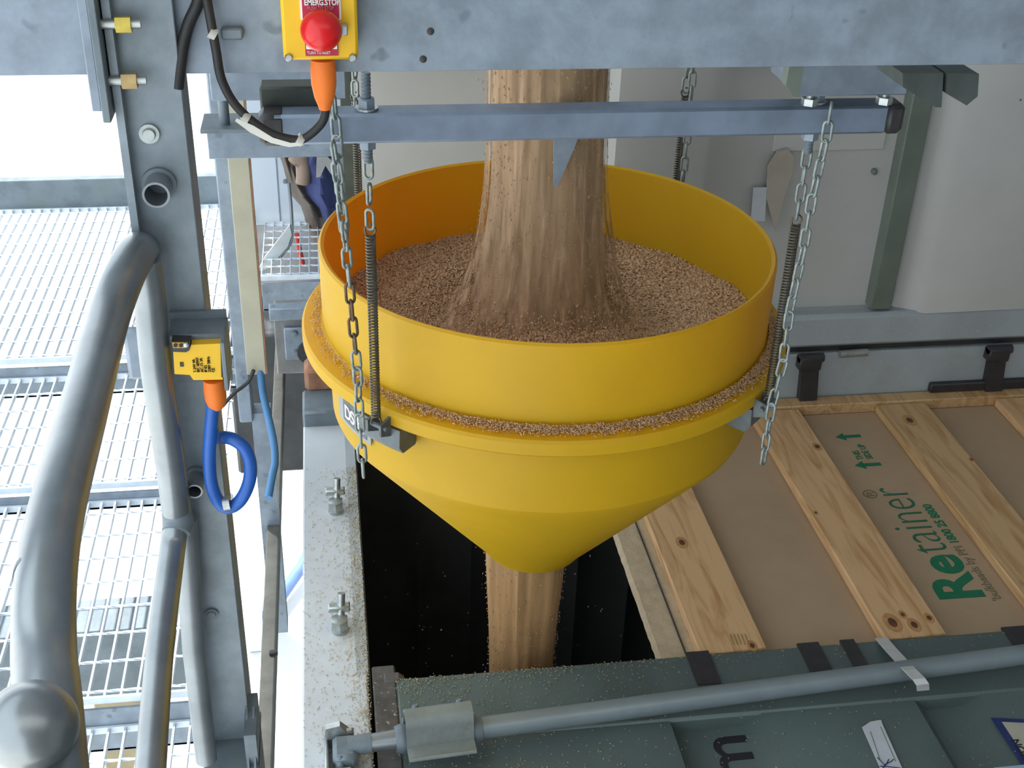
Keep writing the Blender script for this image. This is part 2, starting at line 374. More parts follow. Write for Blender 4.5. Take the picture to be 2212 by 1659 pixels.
for (x0, x1, y0) in ((.678, .727, 1.745), (.918, .965, 1.752), (1.012, 1.043, 1.748), (1.375, 1.43, 1.752)):
    MB().hexa([(x0, y0, .002), (x1, y0, .002), (x1, YN+.004, .002), (x0, YN+.004, .002)], [(x0, y0, .0075), (x1, y0, .0075), (x1, YN+.004, .0075), (x0, YN+.004, .0075)]).build('gasket_strip', BLACKD, cdoor)
ra, rb = Vector((-.005, 1.632, .04)), Vector((2.2, 1.775, .04))
rd = (rb-ra).normalized()
MB().tube([ra+rd*.09, rb], .0205, 24).build('lock_rod', mat('rod_paint', (.24, .29, .31), .38, .35, .08, 10, dirt=(.16, .19, .19), dirt_amt=.4, dirt_scale=5), cdoor, label='painted grey locking rod across the closed door')
# guide plate around the rod
pc = ra+rd*.155
g = MB()
def local(p, a, b, c): return p+rd*a+Vector((-rd.y, rd.x, 0))*b+Vector((0, 0, c))
arc = [(.024*math.cos(t), .024*math.sin(t)) for t in [math.pi*k/10 for k in range(11)]]
sec = [(-.062, .004), (-.03, .006)]+[(-x_, .04+y_) for x_, y_ in arc]+[(.03, .008), (.045, .006)]
va = [local(pc, -.062, b_, c_-0) for b_, c_ in sec]; vb = [local(pc, .062, b_, c_) for b_, c_ in sec]
va2 = [local(pc, -.062, b_*.9, c_-.006) for b_, c_ in sec]; vb2 = [local(pc, .062, b_*.9, c_-.006) for b_, c_ in sec]
n_ = len(sec)
g.add(va+vb, [(i, i+1, n_+i+1, n_+i) for i in range(n_-1)], True)
g.add(va2+vb2, [(i, i+1, n_+i+1, n_+i) for i in range(n_-1)], True)
g.add(va+va2, [(i, i+1, n_+i+1, n_+i) for i in range(n_-1)]); g.add(vb+vb2, [(i, i+1, n_+i+1, n_+i) for i in range(n_-1)])
g.tube([local(pc, -.06, -.062, .008), local(pc, .06, -.062, .008)], .004, 8)
g.build('rod_guide', mat('guide_paint', (.22, .25, .24), .5, .2, .15, 12, dirt=(.13, .12, .08), dirt_amt=.6, dirt_scale=14), cdoor, label='folded guide plate holding the locking rod')
for s_ in (-.04, .042):
    MB().lathe([(0, .003), (.005, .003), (.006, 0), (.006, -.003)], local(pc, s_, .02, .0565), (0, .35, 1), 12).build('rivet', GALVD, cdoor)
MB().tube([ra+rd*.075, ra+rd*.085, ra+rd*.09, ra+rd*.10], [.024, .027, .027, .024], 24).tube([ra+rd*.215, ra+rd*.222, ra+rd*.235], [.025, .027, .024], 24).build('rod_collar', GALVD, cdoor)
MB().tube([ra+rd*.02, ra+rd*.04, ra+rd*.08], [.015, .0175, .02], 20).build('rod_neck', PIPE, cdoor)
# cam and keeper on the sill
cmx = Vector((-.03, 1.63, 0))
k = MB()
k.box(cmx+Vector((-.028, .035, .0)), cmx+Vector((.025, .05, .04)), .004)
k.box(cmx+Vector((-.028, -.05, .0)), cmx+Vector((.02, -.036, .03)), .004)
k.box(cmx+Vector((-.03, -.05, 0)), cmx+Vector((-.022, .04, .03)), .003)
k.hexa([cmx+Vector(p) for p in ((-.03, .03, .03), (.018, .03, .03), (.018, .055, .03), (-.03, .055, .03))], [cmx+Vector(p) for p in ((-.026, .032, .055), (.0, .034, .058), (.0, .048, .058), (-.026, .05, .05))])
k.build('cam_keeper', ZINC, cdoor, label='shiny forked keeper holding the cam on the sill')
k = MB(); k.tube([ra+rd*(-.012), ra+rd*.03], [.017, .019], 16); k.box(cmx+Vector((-.015, -.03, .01)), cmx+Vector((.03, .03, .045)), .008); k.tube([cmx+Vector((-.002, -.04, .0)), cmx+Vector((-.002, -.018, .04))], [.008, .009], 12)
k.build('lock_cam', GALVD, cdoor)
# bolts (keepers) on the sill
for (px, py) in ((725, 1105), (735, 1362)):
    q = P(px, py, z=0); q.x = -.024
    k = MB(); k.lathe([(0, 0), (.018, 0), (.018, .008), (.0, .008)], q, 'z', 20); k.lathe([(.019, .008), (.019, .032), (.012, .034), (0, .034)], q, 'z', 6, smooth=False)
    k.tube([q+Vector((.002, .012, .02)), q+Vector((.006, .03, .075))], .0085, 10)
    k.box(q+Vector((-.023, .012, .036)), q+Vector((.023, .032, .052)), .003)
    k.build('keeper_bolt', ZINC, cont)
# lettering on door
text('lettering', 'm', DARKP, cdoor, (.742, 1.655, -.026), (0, -1, 0), (1, 0, 0), .135, .002, squash=.85) if False else None
text('lettering', 'm', DARKP, cdoor, (.742, 1.628, -.026), (-.07, -1, 0), (-1, 0, 0), .13, .0015, squash=.9) if False else None
text('lettering', 'm', DARKP, cdoor, (.672, 1.522, -.0265), (0, 1, 0), (-1, 0, 0), .001, 0) if False else None
LT = text('lettering', 'm', DARKP, cdoor, (.744, 1.525, -.0272), (.0, 1, 0), (-1, 0, 0), .145, .0015, squash=1.05)
# paper slip with a pen mark
pl = [P(1862, 1572, z=.002), P(1880, 1560, z=.002), P(1903, 1556, z=.002), P(1905, 1563, z=.002), P(1975, 1720, z=.002), P(1930, 1725, z=.002)]
lab = tag(MB().prism(pl, (0, 0, .0015)).build('paper_slip', PAPER, origin=(P(1900, 1600, z=0))), 'white paper slip with a blue pen mark taped to the closed door', 'paper')
m = MB()
for pts in (((1895, 1636), (1910, 1652), (1925, 1645), (1930, 1640)), ((1900, 1655), (1918, 1656), (1945, 1659)), ((1906, 1661), (1915, 1650), (1920, 1640))):
    m.tube([P(a_, b_, z=.0045) for a_, b_ in pts], .0009, 6)
m.build('pen_mark', NAVY, lab)
m = MB(); m.tube([P(1880, 1580, z=.004), P(1902, 1645, z=.004)], .0005, 5); m.tube([P(1902, 1570, z=.004), P(1935, 1645, z=.004)], .0005, 5); m.build('ruled_line', GREENL, lab)
# warning triangle
tri = [P(2140, 1551, z=.001), P(2206, 1652, z=.001), P(2330, 1560, z=.001)]
cen = sum(tri, Vector())/3
tr = tag(MB().prism(tri, (0, 0, .0012)).build('warning_triangle', NAVY, origin=cen), 'navy-bordered warning triangle stuck on the closed door at the lower right', 'sticker')
inn = [cen+(p-cen)*.72+Vector((0, 0, .0016)) for p in tri]
MB().prism(inn, (0, 0, .0006)).build('triangle_face', mat('triangle_cream', (.42, .40, .33), .6), tr)
e1 = (tri[1]-tri[0]).normalized(); nrm = Vector((-e1.y, e1.x, 0)); nrm = nrm if (cen-tri[0]).dot(nrm) > 0 else -nrm
text('lettering', 'CAUTION', DARKP, tr, P(2178, 1598, z=.0035)+nrm*.020, -e1, -nrm, .022, .0003, align='RIGHT')
MB().box(P(2150, 1665, z=.001)+Vector((0, -.06, 0)), P(2260, 1648, z=.001)+Vector((0, 0, .001))).build('blue_sticker_edge', mat('pale_blue_sticker', (.3, .45, .6), .5), tr)
# white strap around the rod
s0, s1, s2 = P(1905, 1381, z=.006), P(1962, 1450, z=.06), P(1990, 1488, z=.05)
m = MB(); wv = Vector((.013, .0, 0))
path = [P(1903, 1379, z=.0), P(1925, 1405, z=.03), P(1965, 1448, z=.062), P(1985, 1468, z=.066), P(1993, 1480, z=.055), P(1994, 1492, z=.035)]
for a_, b_ in zip(path[:-1], path[1:]):
    m.hexa([a_-wv, a_+wv, b_+wv, b_-wv], [a_-wv+Vector((0, 0, .002)), a_+wv+Vector((0, 0, .002)), b_+wv+Vector((0, 0, .002)), b_-wv+Vector((0, 0, .002))])
tag(m.build('white_strap', mat('white_tape', (.55, .56, .56), .6)), 'white plastic strap looped over the locking rod from the bulkhead edge', 'strap')

# ------------------------------------------------------------------ bulkhead
BZ = -.032
bk = thing('cardboard_bulkhead', (1.6, 2.3, BZ), 'brown cardboard bulkhead with pine battens and green print closing the right of the container mouth', 'bulkhead')
MB().box((.69, 1.842, BZ-.012), (2.58, YF-.003, BZ), .001).build('cardboard_sheet', CARD, bk)
m = MB(); nx, ny = 10, 60; vs = []; fs = []
for j in range(ny+1):
    for i in range(nx+1):
        vs.append((.628+.085*i/nx+random.uniform(-.0008, .0008), 1.84+j*(YF-1.845)/ny, BZ+.006+random.uniform(-.001, .001)-(.012 if i == 0 else 0)))
for j in range(ny):
    for i in range(nx): a = j*(nx+1)+i; fs.append((a, a+1, a+nx+2, a+nx+1))
m.add(vs, fs, True); m.build('liner_edge', HESS, bk, label='wrinkled tan liner edge beside the dark opening')
MB().tube([(.69, 1.845, BZ+.008), (.69, YF-.01, BZ+.008)], .002, 6).build('string', BLACKD, bk)
bat = []
for i, (x0, x1) in enumerate(((.713, .858), (1.118, 1.258), (1.486, 1.632), (1.845, 1.99), (2.2, 2.345))):
    m = MB().box((x0, 1.846, BZ+.0005), (x1, 2.775, -.006), .0025)
    m.box((x0, 2.7752, BZ+.0005), (x0+.001, 2.776, BZ+.001))
    bat.append(m.build('batten', WOOD[i % 3], bk))
MB().box((.9, 2.778, BZ+.0005), (2.57, YF-.006, .0), .002).build('cross_batten', WOOD[2], bk)
def knot(px, py, r, par, sx=1.0, halo=1.8):
    q = P(px, py, z=-.0058)
    for (rr, dz, mm, nm) in ((r*halo, .0004, KNOTL, 'knot_halo'), (r, .0008, KNOT, 'knot')):
        o = MB().lathe([(0, dz), (rr*.7, dz), (rr, 0)], (0, 0, 0), 'z', 14).build(nm, mm, par, origin=(0, 0, 0)); o.location = q-Vector(par['_o']); o.scale = (sx, 1.6, 1)
knot(1473, 1172, .008, bat[0]); knot(1765, 965, .007, bat[1]); knot(1928, 1345, .011, bat[1]); knot(1975, 1350, .008, bat[1]); knot(2007, 1335, .006, bat[1]); knot(1965, 908, .01, bat[2]); knot(1950, 1328, .005, bat[1]); knot(1625, 1395, .006, bat[0]); knot(1762, 1108, .003, bat[1]); knot(2099, 993, .004, bat[2])
for k in range(5):
    MB().tube([P(1577+8*k, 1370, z=-.0055), P(1585+8*k, 1392, z=-.0055)], .0012, 5).build('stamp_mark', mat('faint_stamp', (.30, .2, .09), .7), bat[0]) 
TX = 1.418
t1 = text('lettering', 'Re', GREEN, bk, (TX, 1.975, BZ+.0006), (0.01, 1, 0), (-1, 0, 0), .150, .0042, label='bold green capital lettering', squash=1.0)
bpy.context.view_layer.update()
t2 = text('lettering', 'tainer', GREENL, bk, (TX-.003, 2.145, BZ+.0006), (0.0, 1, 0), (-1, 0, 0), .155, -.0026, squash=.75, label='thin green lettering')
text('lettering', '\u00ae', GREYP, bk, (TX-.085, 2.375, BZ+.0006), (0, 1, 0), (-1, 0, 0), .05, 0)
text('lettering', "'bulkheads by PPI", GREYP, bk, (TX+.036, 1.965, BZ+.0006), (-.01, 1, 0), (-1, 0, 0), .033, 0, squash=.88)
text('lettering', "1800 25 8800", GREEN, bk, (TX+.034, 2.175, BZ+.0006), (-.01, 1, 0), (-1, 0, 0), .033, .0006, squash=.88)
for yy in (2.522, 2.66):
    m = MB(); m.prism([(1.398, yy-.006, BZ+.0004), (1.398, yy+.007, BZ+.0004), (1.352, yy+.007, BZ+.0004), (1.352, yy+.018, BZ+.0004), (1.326, yy, BZ+.0004), (1.352, yy-.018, BZ+.0004), (1.352, yy-.006, BZ+.0004)], (0, 0, .0008))
    m.build('arrow_print', GREEN, bk)
text('lettering', 'THIS\nSIDE UP', GREEN, bk, (1.362, 2.548, BZ+.0006), (0, 1, 0), (-1, 0, 0), .026, .0002, squash=.8)

# ------------------------------------------------------------------ hopper
HC = Vector((.3734, 1.9715, 0)); RIM = .885
hop = thing('grain_hopper', (HC.x, HC.y, .215), 'large round yellow plastic hopper hanging on chains and springs, full of barley', 'hopper')
outer = [(.1, .215), (.105, .225), (.383, .560), (.388, .572), (.392, .700), (.398, .706), (.431, .708), (.436, .713), (.436, .733), (.432, .738), (.403, .741), (.399, .746), (.400, .883)]
inner = [(.396, .887), (.390, .884), (.388, .745), (.380, .70), (.378, .575), (.095, .228), (.09, .215)]
MB().lathe(outer+inner, HC, 'z', 128, closed=True).build('hopper_body', YELLOW, hop).data.set_sharp_from_angle(angle=math.radians(20))
# brackets under the flange with lugs
ANG = {'fl': math.radians(225), 'fr': math.radians(315), 'bl': math.radians(135), 'br': math.radians(45)}
def bracket(ang, mm, lo_=-.155, hi_=.155):
    b_ = MB(); n = 10; a0 = ang+lo_; a1 = ang+hi_
    def rp(a, r, z): return HC+Vector((r*math.cos(a), r*math.sin(a), z))
    sec = [(.436, .7075), (.4375, .676), (.428, .662), (.395, .662), (.3925, .667), (.3925, .7065)]
    vs = []; fs = []
    for i in range(n+1):
        a = a0+(a1-a0)*i/n; vs += [rp(a, r, z) for r, z in sec]
    k_ = len(sec)
    for i in range(n):
        for j in range(k_): fs.append((i*k_+j, i*k_+(j+1) % k_, (i+1)*k_+(j+1) % k_, (i+1)*k_+j))
    fs += [tuple(range(k_))[::-1], tuple(n*k_+j for j in range(k_))]
    b_.add(vs, fs)
    # lug plate standing out from the flange
    for da in (-.03, .03):
        p0 = ang+da
        b_.hexa([rp(p0-.005, .436, .692), rp(p0+.005, .436, .692), rp(p0+.005, .460, .702), rp(p0-.005, .460, .702)], [rp(p0-.005, .436, .728), rp(p0+.005, .436, .728), rp(p0+.005, .460, .722), rp(p0-.005, .460, .722)])
    b_.tube([rp(ang-.05, .453, .715), rp(ang+.05, .453, .715)], .004, 8)
    return b_.build('flange_bracket', mm, hop)
BRK = mat('bracket_steel', (.12, .14, .15), .5, .4, .25, 20, .2, 60)
for kx, (l_, h_) in dict(fl=(-.13, .075), fr=(-.045, .105), bl=(-.1, .1), br=(-.1, .1)).items(): bracket(ANG[kx], BRK, l_, h_)
# name plate left of the front bracket
npz = MB(); a0, a1, n = math.radians(197), math.radians(214), 12; vs = []; fs = []
for i in range(n+1):
    a = a0+(a1-a0)*i/n
    for r, z in ((.3925, .612), (.3925, .70), (.3945, .70), (.3945, .612)): vs.append(HC+Vector((r*math.cos(a), r*math.sin(a), z)))
for i in range(n):
    for j in range(4): fs.append((i*4+j, i*4+(j+1) % 4, (i+1)*4+(j+1) % 4, (i+1)*4+j))
fs += [(0, 3, 2, 1), (n*4, n*4+1, n*4+2, n*4+3)]
npz.add(vs, fs); npz.build('name_plate', mat('plate_grey', (.25, .27, .26), .5), hop, label='grey name plate under the flange')
def arcpanel(a0, a1, z0, z1, r, mm, name):
    p_ = MB(); n = 10; vs = []; fs = []
    for i in range(n+1):
        a = a0+(a1-a0)*i/n
        for rr, z in ((r-.001, z0), (r-.001, z1), (r, z1), (r, z0)): vs.append(HC+Vector((rr*math.cos(a), rr*math.sin(a), z)))
    for i in range(n):
        for j in range(4): fs.append((i*4+j, i*4+(j+1) % 4, (i+1)*4+(j+1) % 4, (i+1)*4+j))
    fs += [(0, 3, 2, 1), (n*4, n*4+1, n*4+2, n*4+3)]
    return p_.add(vs, fs).build(name, mm, hop)
arcpanel(math.radians(200.5), math.radians(212.5), .618, .662, .3952, mat('plate_dark', (.09, .10, .12), .5), 'plate_panel')
for i, ch in enumerate('DSH'):
    a = math.radians(201.6+i*3.3); t_ = Vector((-math.sin(a), math.cos(a), 0)); rr = .3958
    text('lettering', ch, WHITE, hop, HC+Vector((rr*math.cos(a), rr*math.sin(a), .628)), t_, (0, 0, 1), .036, .0003)

# ------------------------------------------------------------------ grain
def grains(name, pts, mm, size=.0045, parent=None, vertical=0.0, **props):
    """many small barley corns (stretched octahedra) as one mesh"""
    pts = np.asarray(pts); n = len(pts)
    base = np.array([(1, 0, 0), (-1, 0, 0), (0, .42, 0), (0, -.42, 0), (0, 0, .38), (0, 0, -.38)])*size
    ang = rng.uniform(0, 2*np.pi, n); til = rng.normal(0, .45, n)
    if vertical: til = np.pi/2+rng.normal(0, vertical, n)
    ca, sa, ct, st = np.cos(ang), np.sin(ang), np.cos(til), np.sin(til)
    X = np.stack([ca*ct, sa*ct, st], -1); Y = np.stack([-sa, ca, 0*ca], -1); Z = np.cross(X, Y)
    s_ = rng.uniform(.75, 1.2, n)[:, None, None]
    V = (base[None, :, 0:1]*X[:, None]+base[None, :, 1:2]*Y[:, None]+base[None, :, 2:3]*Z[:, None])*s_+pts[:, None]
    F0 = np.array([(0, 2, 4), (2, 1, 4), (1, 3, 4), (3, 0, 4), (2, 0, 5), (1, 2, 5), (3, 1, 5), (0, 3, 5)])
    F = (F0[None]+np.arange(n)[:, None, None]*6).reshape(-1, 3); V = V.reshape(-1, 3)
    o0 = Vector(parent['_o']) if parent is not None else Vector((0, 0, 0))
    org = V.mean(0); org[2] = V[:, 2].min(); V = V-org
    me = bpy.data.meshes.new(name); me.vertices.add(len(V)); me.vertices.foreach_set('co', V.ravel())
    me.loops.add(F.size); me.loops.foreach_set('vertex_index', F.ravel().astype(np.int32))
    me.polygons.add(len(F)); me.polygons.foreach_set('loop_start', np.arange(0, F.size, 3, dtype=np.int32)); 
    me.materials.append(mm); me.update(); me.validate()
    o = bpy.data.objects.new(name, me); C.objects.link(o)
    if parent is not None: o.parent = parent
    o.location = Vector(org)-o0; o['_o'] = tuple(org)
    for k_, v_ in props.items(): o[k_] = v_
    return o
def bedz(x, y):
    dx, dy = x-HC.x, y-HC.y; r = np.hypot(dx, dy)
    sx, sy = x-.37, y-1.93; rs = np.hypot(sx, sy)
    z = .742+.030*np.clip((-dy)/.39, -.3, 1)*(r/.39) - .035*np.exp(-((rs-.20)/.06)**2) + .05*np.exp(-(rs/.12)**2)
    return z+.004*np.sin(31*x+1)*np.sin(27*y)
m = MB(); nr, na = 44, 120; vs = [(HC.x, HC.y, float(bedz(HC.x, HC.y)))]; fs = []
for i in range(1, nr+1):
    for k_ in range(na):
        a = 2*math.pi*k_/na; x = HC.x+.387*i/nr*math.cos(a); y = HC.y+.387*i/nr*math.sin(a); vs.append((x, y, float(bedz(x, y))+random.uniform(-.0015, .0015)))
for k_ in range(na): fs.append((0, 1+k_, 1+(k_+1) % na))
for i in range(nr-1):
    for k_ in range(na): a = 1+i*na; fs.append((a+k_, a+na+k_, a+na+(k_+1) % na, a+(k_+1) % na))
m.add(vs, fs, True)
pile = m.build('barley_pile', GRAINB, hop, origin=(HC.x, HC.y, .72)); pile['kind'] = 'stuff'
pile['_o'] = (HC.x, HC.y, .72)
pile.parent = None; pile.location = (HC.x, HC.y, .72)
tag(pile, 'golden brown barley filling the yellow hopper', 'grain', kind='stuff')
n = 46000; a = rng.uniform(0, 2*np.pi, n); r = .386*np.sqrt(rng.uniform(0, 1, n)); x = HC.x+r*np.cos(a); y = HC.y+r*np.sin(a)
grains('barley_corns', np.stack([x, y, bedz(x, y)+rng.uniform(-.0005, .003, n)], -1), GRAIN, .0054, pile, kind='stuff')
# spill on the hopper flange ledge
n = 17000; a = rng.uniform(0, 2*np.pi, n); keep = rng.uniform(0, 1, n) < (.12+.88*np.clip(1.25*np.cos(a-math.radians(290))-.1, 0, 1)); a = a[keep]
r = .4035+np.abs(rng.normal(0, .0085, len(a))); r = np.minimum(r, .429)
led = grains('ledge_barley', np.stack([HC.x+r*np.cos(a), HC.y+r*np.sin(a), .7425+np.clip(.009-(r-.4035)*.5, 0, 1)*rng.uniform(0, 1, len(a))], -1), mat('ledge_barley', (.48, .29, .14), .6, 0, .2, 160, col2=(.60, .40, .22)), .0028)
tag(led, 'thin ring of spilled barley lying on the hopper flange', 'grain', kind='stuff')
# falling streams
def stream(name, cx, cy, secs, mm, n=72, amp=.05, seed=0, nz=26):
    """secs: list of (z, rx, ry, dx)"""
    rr = np.random.default_rng(seed); ph = rr.uniform(0, 6.28, 9); fr = rr.integers(3, 28, 9); am = rr.uniform(.2, 1, 9)/np.sqrt(fr)
    zs = np.array([s[0] for s in secs])[::-1]
    m_ = MB(); vs = []; fs = []; Z = np.linspace(secs[0][0], secs[-1][0], nz)
    for z in Z:
        rx, ry, dx = [np.interp(z, zs, np.array([s[k_] for s in secs])[::-1]) for k_ in (1, 2, 3)]
        for k_ in range(n):
            a = 2*math.pi*k_/n; w_ = 1+amp*sum(am[j]*math.sin(fr[j]*a+ph[j]+z*.8) for j in range(9))
            vs.append((cx+dx+rx*w_*math.cos(a), cy+ry*w_*math.sin(a), z))
    for i in range(nz-1):
        for k_ in range(n): fs.append((i*n+k_, i*n+(k_+1) % n, (i+1)*n+(k_+1) % n, (i+1)*n+k_))
    fs.append(tuple(range(n))); fs.append(tuple((nz-1)*n+k_ for k_ in range(n))[::-1])
    return m_.add(vs, fs, True).build(name, mm)
up = stream('falling_barley', .36, 1.96, [(2.2, .088, .085, 0), (1.35, .091, .085, -.003), (1.18, .092, .088, 0), (1.0, .093, .09, .002), (.88, .102, .095, .003), (.80, .115, .105, .0), (.76, .125, .11, -.0)], STREAM, amp=.05, seed=3)
tag(up, 'thick brown stream of barley pouring down into the yellow hopper', 'grain', kind='stuff')
hz = stream('barley_haze', .36, 1.96, [(2.2, .097, .094, 0), (1.35, .10, .094, -.003), (1.18, .101, .097, 0), (1.0, .105, .10, .004), (.88, .122, .11, .008), (.80, .145, .125, .006), (.745, .17, .14, 0.0)], STREAMH, amp=.035, seed=5)
hz.parent = up; hz.location = Vector(hz['_o'])-Vector(up['_o']); hz['kind'] = 'stuff'
n = 2500; z = rng.uniform(.78, 1.5, n); a = rng.uniform(0, 2*np.pi, n); base = np.interp(z, [.78, .88, 1.0, 1.5], [.125, .108, .095, .091]); r = base*(1+rng.exponential(.05, n))
n2 = 3500; a2 = rng.uniform(0, 2*np.pi, n2); r2 = .12+np.abs(rng.normal(0, .035, n2)); x2 = .36+r2*np.cos(a2); y2 = 1.96+r2*np.sin(a2)
grains('splashing_corn', np.stack([x2, y2, bedz(x2, y2)+rng.exponential(.012, n2)], -1), GRAIN, .0036, up, vertical=.6, kind='stuff')
grains('falling_corn', np.stack([.36+r*np.cos(a), 1.96+r*np.sin(a), z], -1), STREAM, .0028, up, vertical=.3, kind='stuff')
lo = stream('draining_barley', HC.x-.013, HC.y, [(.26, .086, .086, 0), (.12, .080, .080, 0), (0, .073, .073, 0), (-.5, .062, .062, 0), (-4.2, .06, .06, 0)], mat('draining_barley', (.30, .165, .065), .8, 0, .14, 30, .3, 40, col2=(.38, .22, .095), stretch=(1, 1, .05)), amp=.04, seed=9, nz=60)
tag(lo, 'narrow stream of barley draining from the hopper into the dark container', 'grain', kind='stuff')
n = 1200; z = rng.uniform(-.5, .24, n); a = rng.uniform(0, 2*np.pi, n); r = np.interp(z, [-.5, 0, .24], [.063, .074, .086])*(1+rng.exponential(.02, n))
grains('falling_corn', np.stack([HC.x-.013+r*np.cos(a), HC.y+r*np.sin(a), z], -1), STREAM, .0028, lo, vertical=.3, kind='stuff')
# flying corns in the opening
n = 90; pts = np.stack([rng.uniform(.06, .6, n), rng.uniform(1.9, 2.5, n), rng.uniform(-.5, -.02, n)], -1)
fly = grains('flying_corns', pts, mat('pale_husk', (.55, .45, .3), .6), .0028, vertical=.8); tag(fly, 'pale husks flying over the dark container opening', 'grain', kind='stuff')
# heap in the container
m = MB(); vs = [(HC.x, HC.y, -4.0)]; fs = []
for i in range(1, 9):
    for k_ in range(24):
        a = 2*math.pi*k_/24; x = min(max(HC.x+i*.28*math.cos(a), .05), 2.58); y = min(max(HC.y+i*.28*math.sin(a), .62), YF-.01); vs.append((x, y, -4.0-.1*i))
for k_ in range(24): fs.append((0, 1+k_, 1+(k_+1) % 24))
for i in range(7):
    for k_ in range(24): a = 1+i*24; fs.append((a+k_, a+24+k_, a+24+(k_+1) % 24, a+(k_+1) % 24))
tag(m.add(vs, fs, True).build('barley_heap', GRAINB), 'barley heap deep in the dark container under the draining stream', 'grain', kind='stuff')
# spill on the sill and the closed door
n = 2600; y = rng.uniform(1.35, 2.6, n); u = rng.uniform(0, 1, n); x = np.where(rng.uniform(0, 1, n) < .68, .03-np.abs(rng.normal(0, .022, n)), -.1+.13*u)
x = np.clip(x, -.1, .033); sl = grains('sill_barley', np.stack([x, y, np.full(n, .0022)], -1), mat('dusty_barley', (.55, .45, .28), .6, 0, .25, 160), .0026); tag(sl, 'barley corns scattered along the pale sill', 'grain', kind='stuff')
n = 1500; x = .08+rng.exponential(.38, n); x = x[x < 1.5]; n = len(x); y = rng.uniform(1.42, 1.83, n); y = np.where(rng.uniform(0, 1, n) < .35, 1.83-rng.exponential(.02, n), y)
y = np.maximum(y, 1.42)
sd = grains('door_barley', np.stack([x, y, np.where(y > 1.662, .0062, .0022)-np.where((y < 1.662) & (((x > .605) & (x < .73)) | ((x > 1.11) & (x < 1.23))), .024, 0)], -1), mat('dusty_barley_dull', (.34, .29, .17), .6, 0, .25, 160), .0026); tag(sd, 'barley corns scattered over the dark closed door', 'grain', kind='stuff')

# deflector plate in the stream
m = MB(); yy = 1.845
m.prism([P(1188, 235, y=yy), P(1272, 230, y=yy), P(1240, 322, y=yy), P(1204, 404, y=yy), P(1196, 402, y=yy), P(1196, 300, y=yy)], (0, .004, 0))
q = P(1228, 243, y=yy); m.tube([(q.x, 1.66, 1.214), (q.x, yy+.002, q.z)], .004, 8)
tag(m.build('deflector_plate', GALV), 'pointed grey steel deflector plate showing in the falling barley behind the rail', 'plate')

# ------------------------------------------------------------------ front rail with caps
rl = thing('front_rail', (.365, 1.65, 1.182), 'long grey square tube rail across the front carrying the hopper suspension', 'rail')
MB().box((-.075, 1.629, 1.182), (.80, 1.671, 1.224), .004).build('square_tube', RAILM, rl)
for x0, x1 in ((-.092, -.055), (.797, .825)):
    MB().box((x0, 1.6275, 1.1805), (x1, 1.6725, 1.2255), .007).build('end_cap', BLACKD, rl)
# second, rear rail (over the back of the hopper)
rl2 = thing('rear_rail', (.365, 2.29, 1.182), 'rear square tube rail over the back of the hopper, mostly hidden by the top beam', 'rail')
MB().box((-.05, 2.27, 1.182), (.80, 2.31, 1.222), .004).build('square_tube', RAILM, rl2)

# ------------------------------------------------------------------ suspension: rods, chains, springs
def link_mesh(L_=.0355, W_=.0165, r=.0023):
    pts = []; h = (L_-W_)/2
    for k_ in range(8): a = math.pi*k_/7; pts.append(((W_/2-r)*math.cos(a), 0, h+(W_/2-r)*math.sin(a)))
    for k_ in range(8): a = math.pi+math.pi*k_/7; pts.append(((W_/2-r)*math.cos(a), 0, -h+(W_/2-r)*math.sin(a)))
    m_ = MB().tube(pts, r, 7, closed=True)
    me = bpy.data.meshes.new('link'); me.from_pydata(m_.v, [], m_.f); me.polygons.foreach_set('use_smooth', [True]*len(m_.f)); return me
LM = link_mesh(); LM.materials.append(CHAINM); LMR = LM.copy(); LMR.materials.clear(); LMR.materials.append(CHAINR)
def chain(pts, label, group=None, rusty=None, pitch=.0262, name='safety_chain', scale=1.0):
    pts = [Vector(p) for p in pts]
    t = thing(name, pts[-1], label, 'chain', group)
    # resample
    seg = [(b_-a_).length for a_, b_ in zip(pts[:-1], pts[1:])]; tot = sum(seg); n_ = max(1, int(tot/(pitch*scale)))
    for i in range(n_+1):
        d = tot*i/n_; k_ = 0
        while k_ < len(seg)-1 and d > seg[k_]: d -= seg[k_]; k_ += 1
        p = pts[k_].lerp(pts[k_+1], min(1, d/seg[k_])); tan = (pts[k_+1]-pts[k_]).normalized()
        rr = rusty and rusty[0] < i/n_ < rusty[1]
        o = bpy.data.objects.new('link', LMR if rr else LM); C.objects.link(o); o.parent = t; o.location = p-pts[-1]
        base = tan.to_track_quat('Z', 'Y'); o.rotation_mode = 'QUATERNION'; o.rotation_quaternion = base @ Vector((0, 0, 1)).rotation_difference(Vector((0, 0, 1))) @ Matrix.Rotation(math.radians(90*(i % 2)+25+random.uniform(-12, 12)), 3, 'Z').to_quaternion()
        o.scale = (scale,)*3
        if rr: o['label'] = 'rusty brown chain link'
    return t
def spring(top, bot, label, group=None, turns=62, R_=.0066, r=.0016, mm=None):
    top, bot = Vector(top), Vector(bot); ax = (bot-top); L_ = ax.length; ax.normalize(); u = ax.cross(Vector((0, 1, 0))).normalized(); v = ax.cross(u)
    t = thing('tension_spring', bot, label, 'spring', group)
    pts = [];  N_ = turns*10
    for i in range(N_+1):
        a = 2*math.pi*i/10; pts.append(top+ax*(.014+(L_-.028)*i/N_)+(u*math.cos(a)+v*math.sin(a))*R_)
    MB().tube(pts, r, 5).build('coil', mm or SPRING, t)
    for s_, c_ in ((top, 1), (bot, -1)):
        hk = [s_+ax*c_*.014+u*R_*.0]; 
        hp = [s_+ax*c_*(.006-.009*math.cos(q_))+u*.008*math.sin(q_) for q_ in [k_*2*math.pi/12 for k_ in range(11)]]
        MB().tube(hp, .0016, 6).build('hook', mm or SPRING, t)
    return t
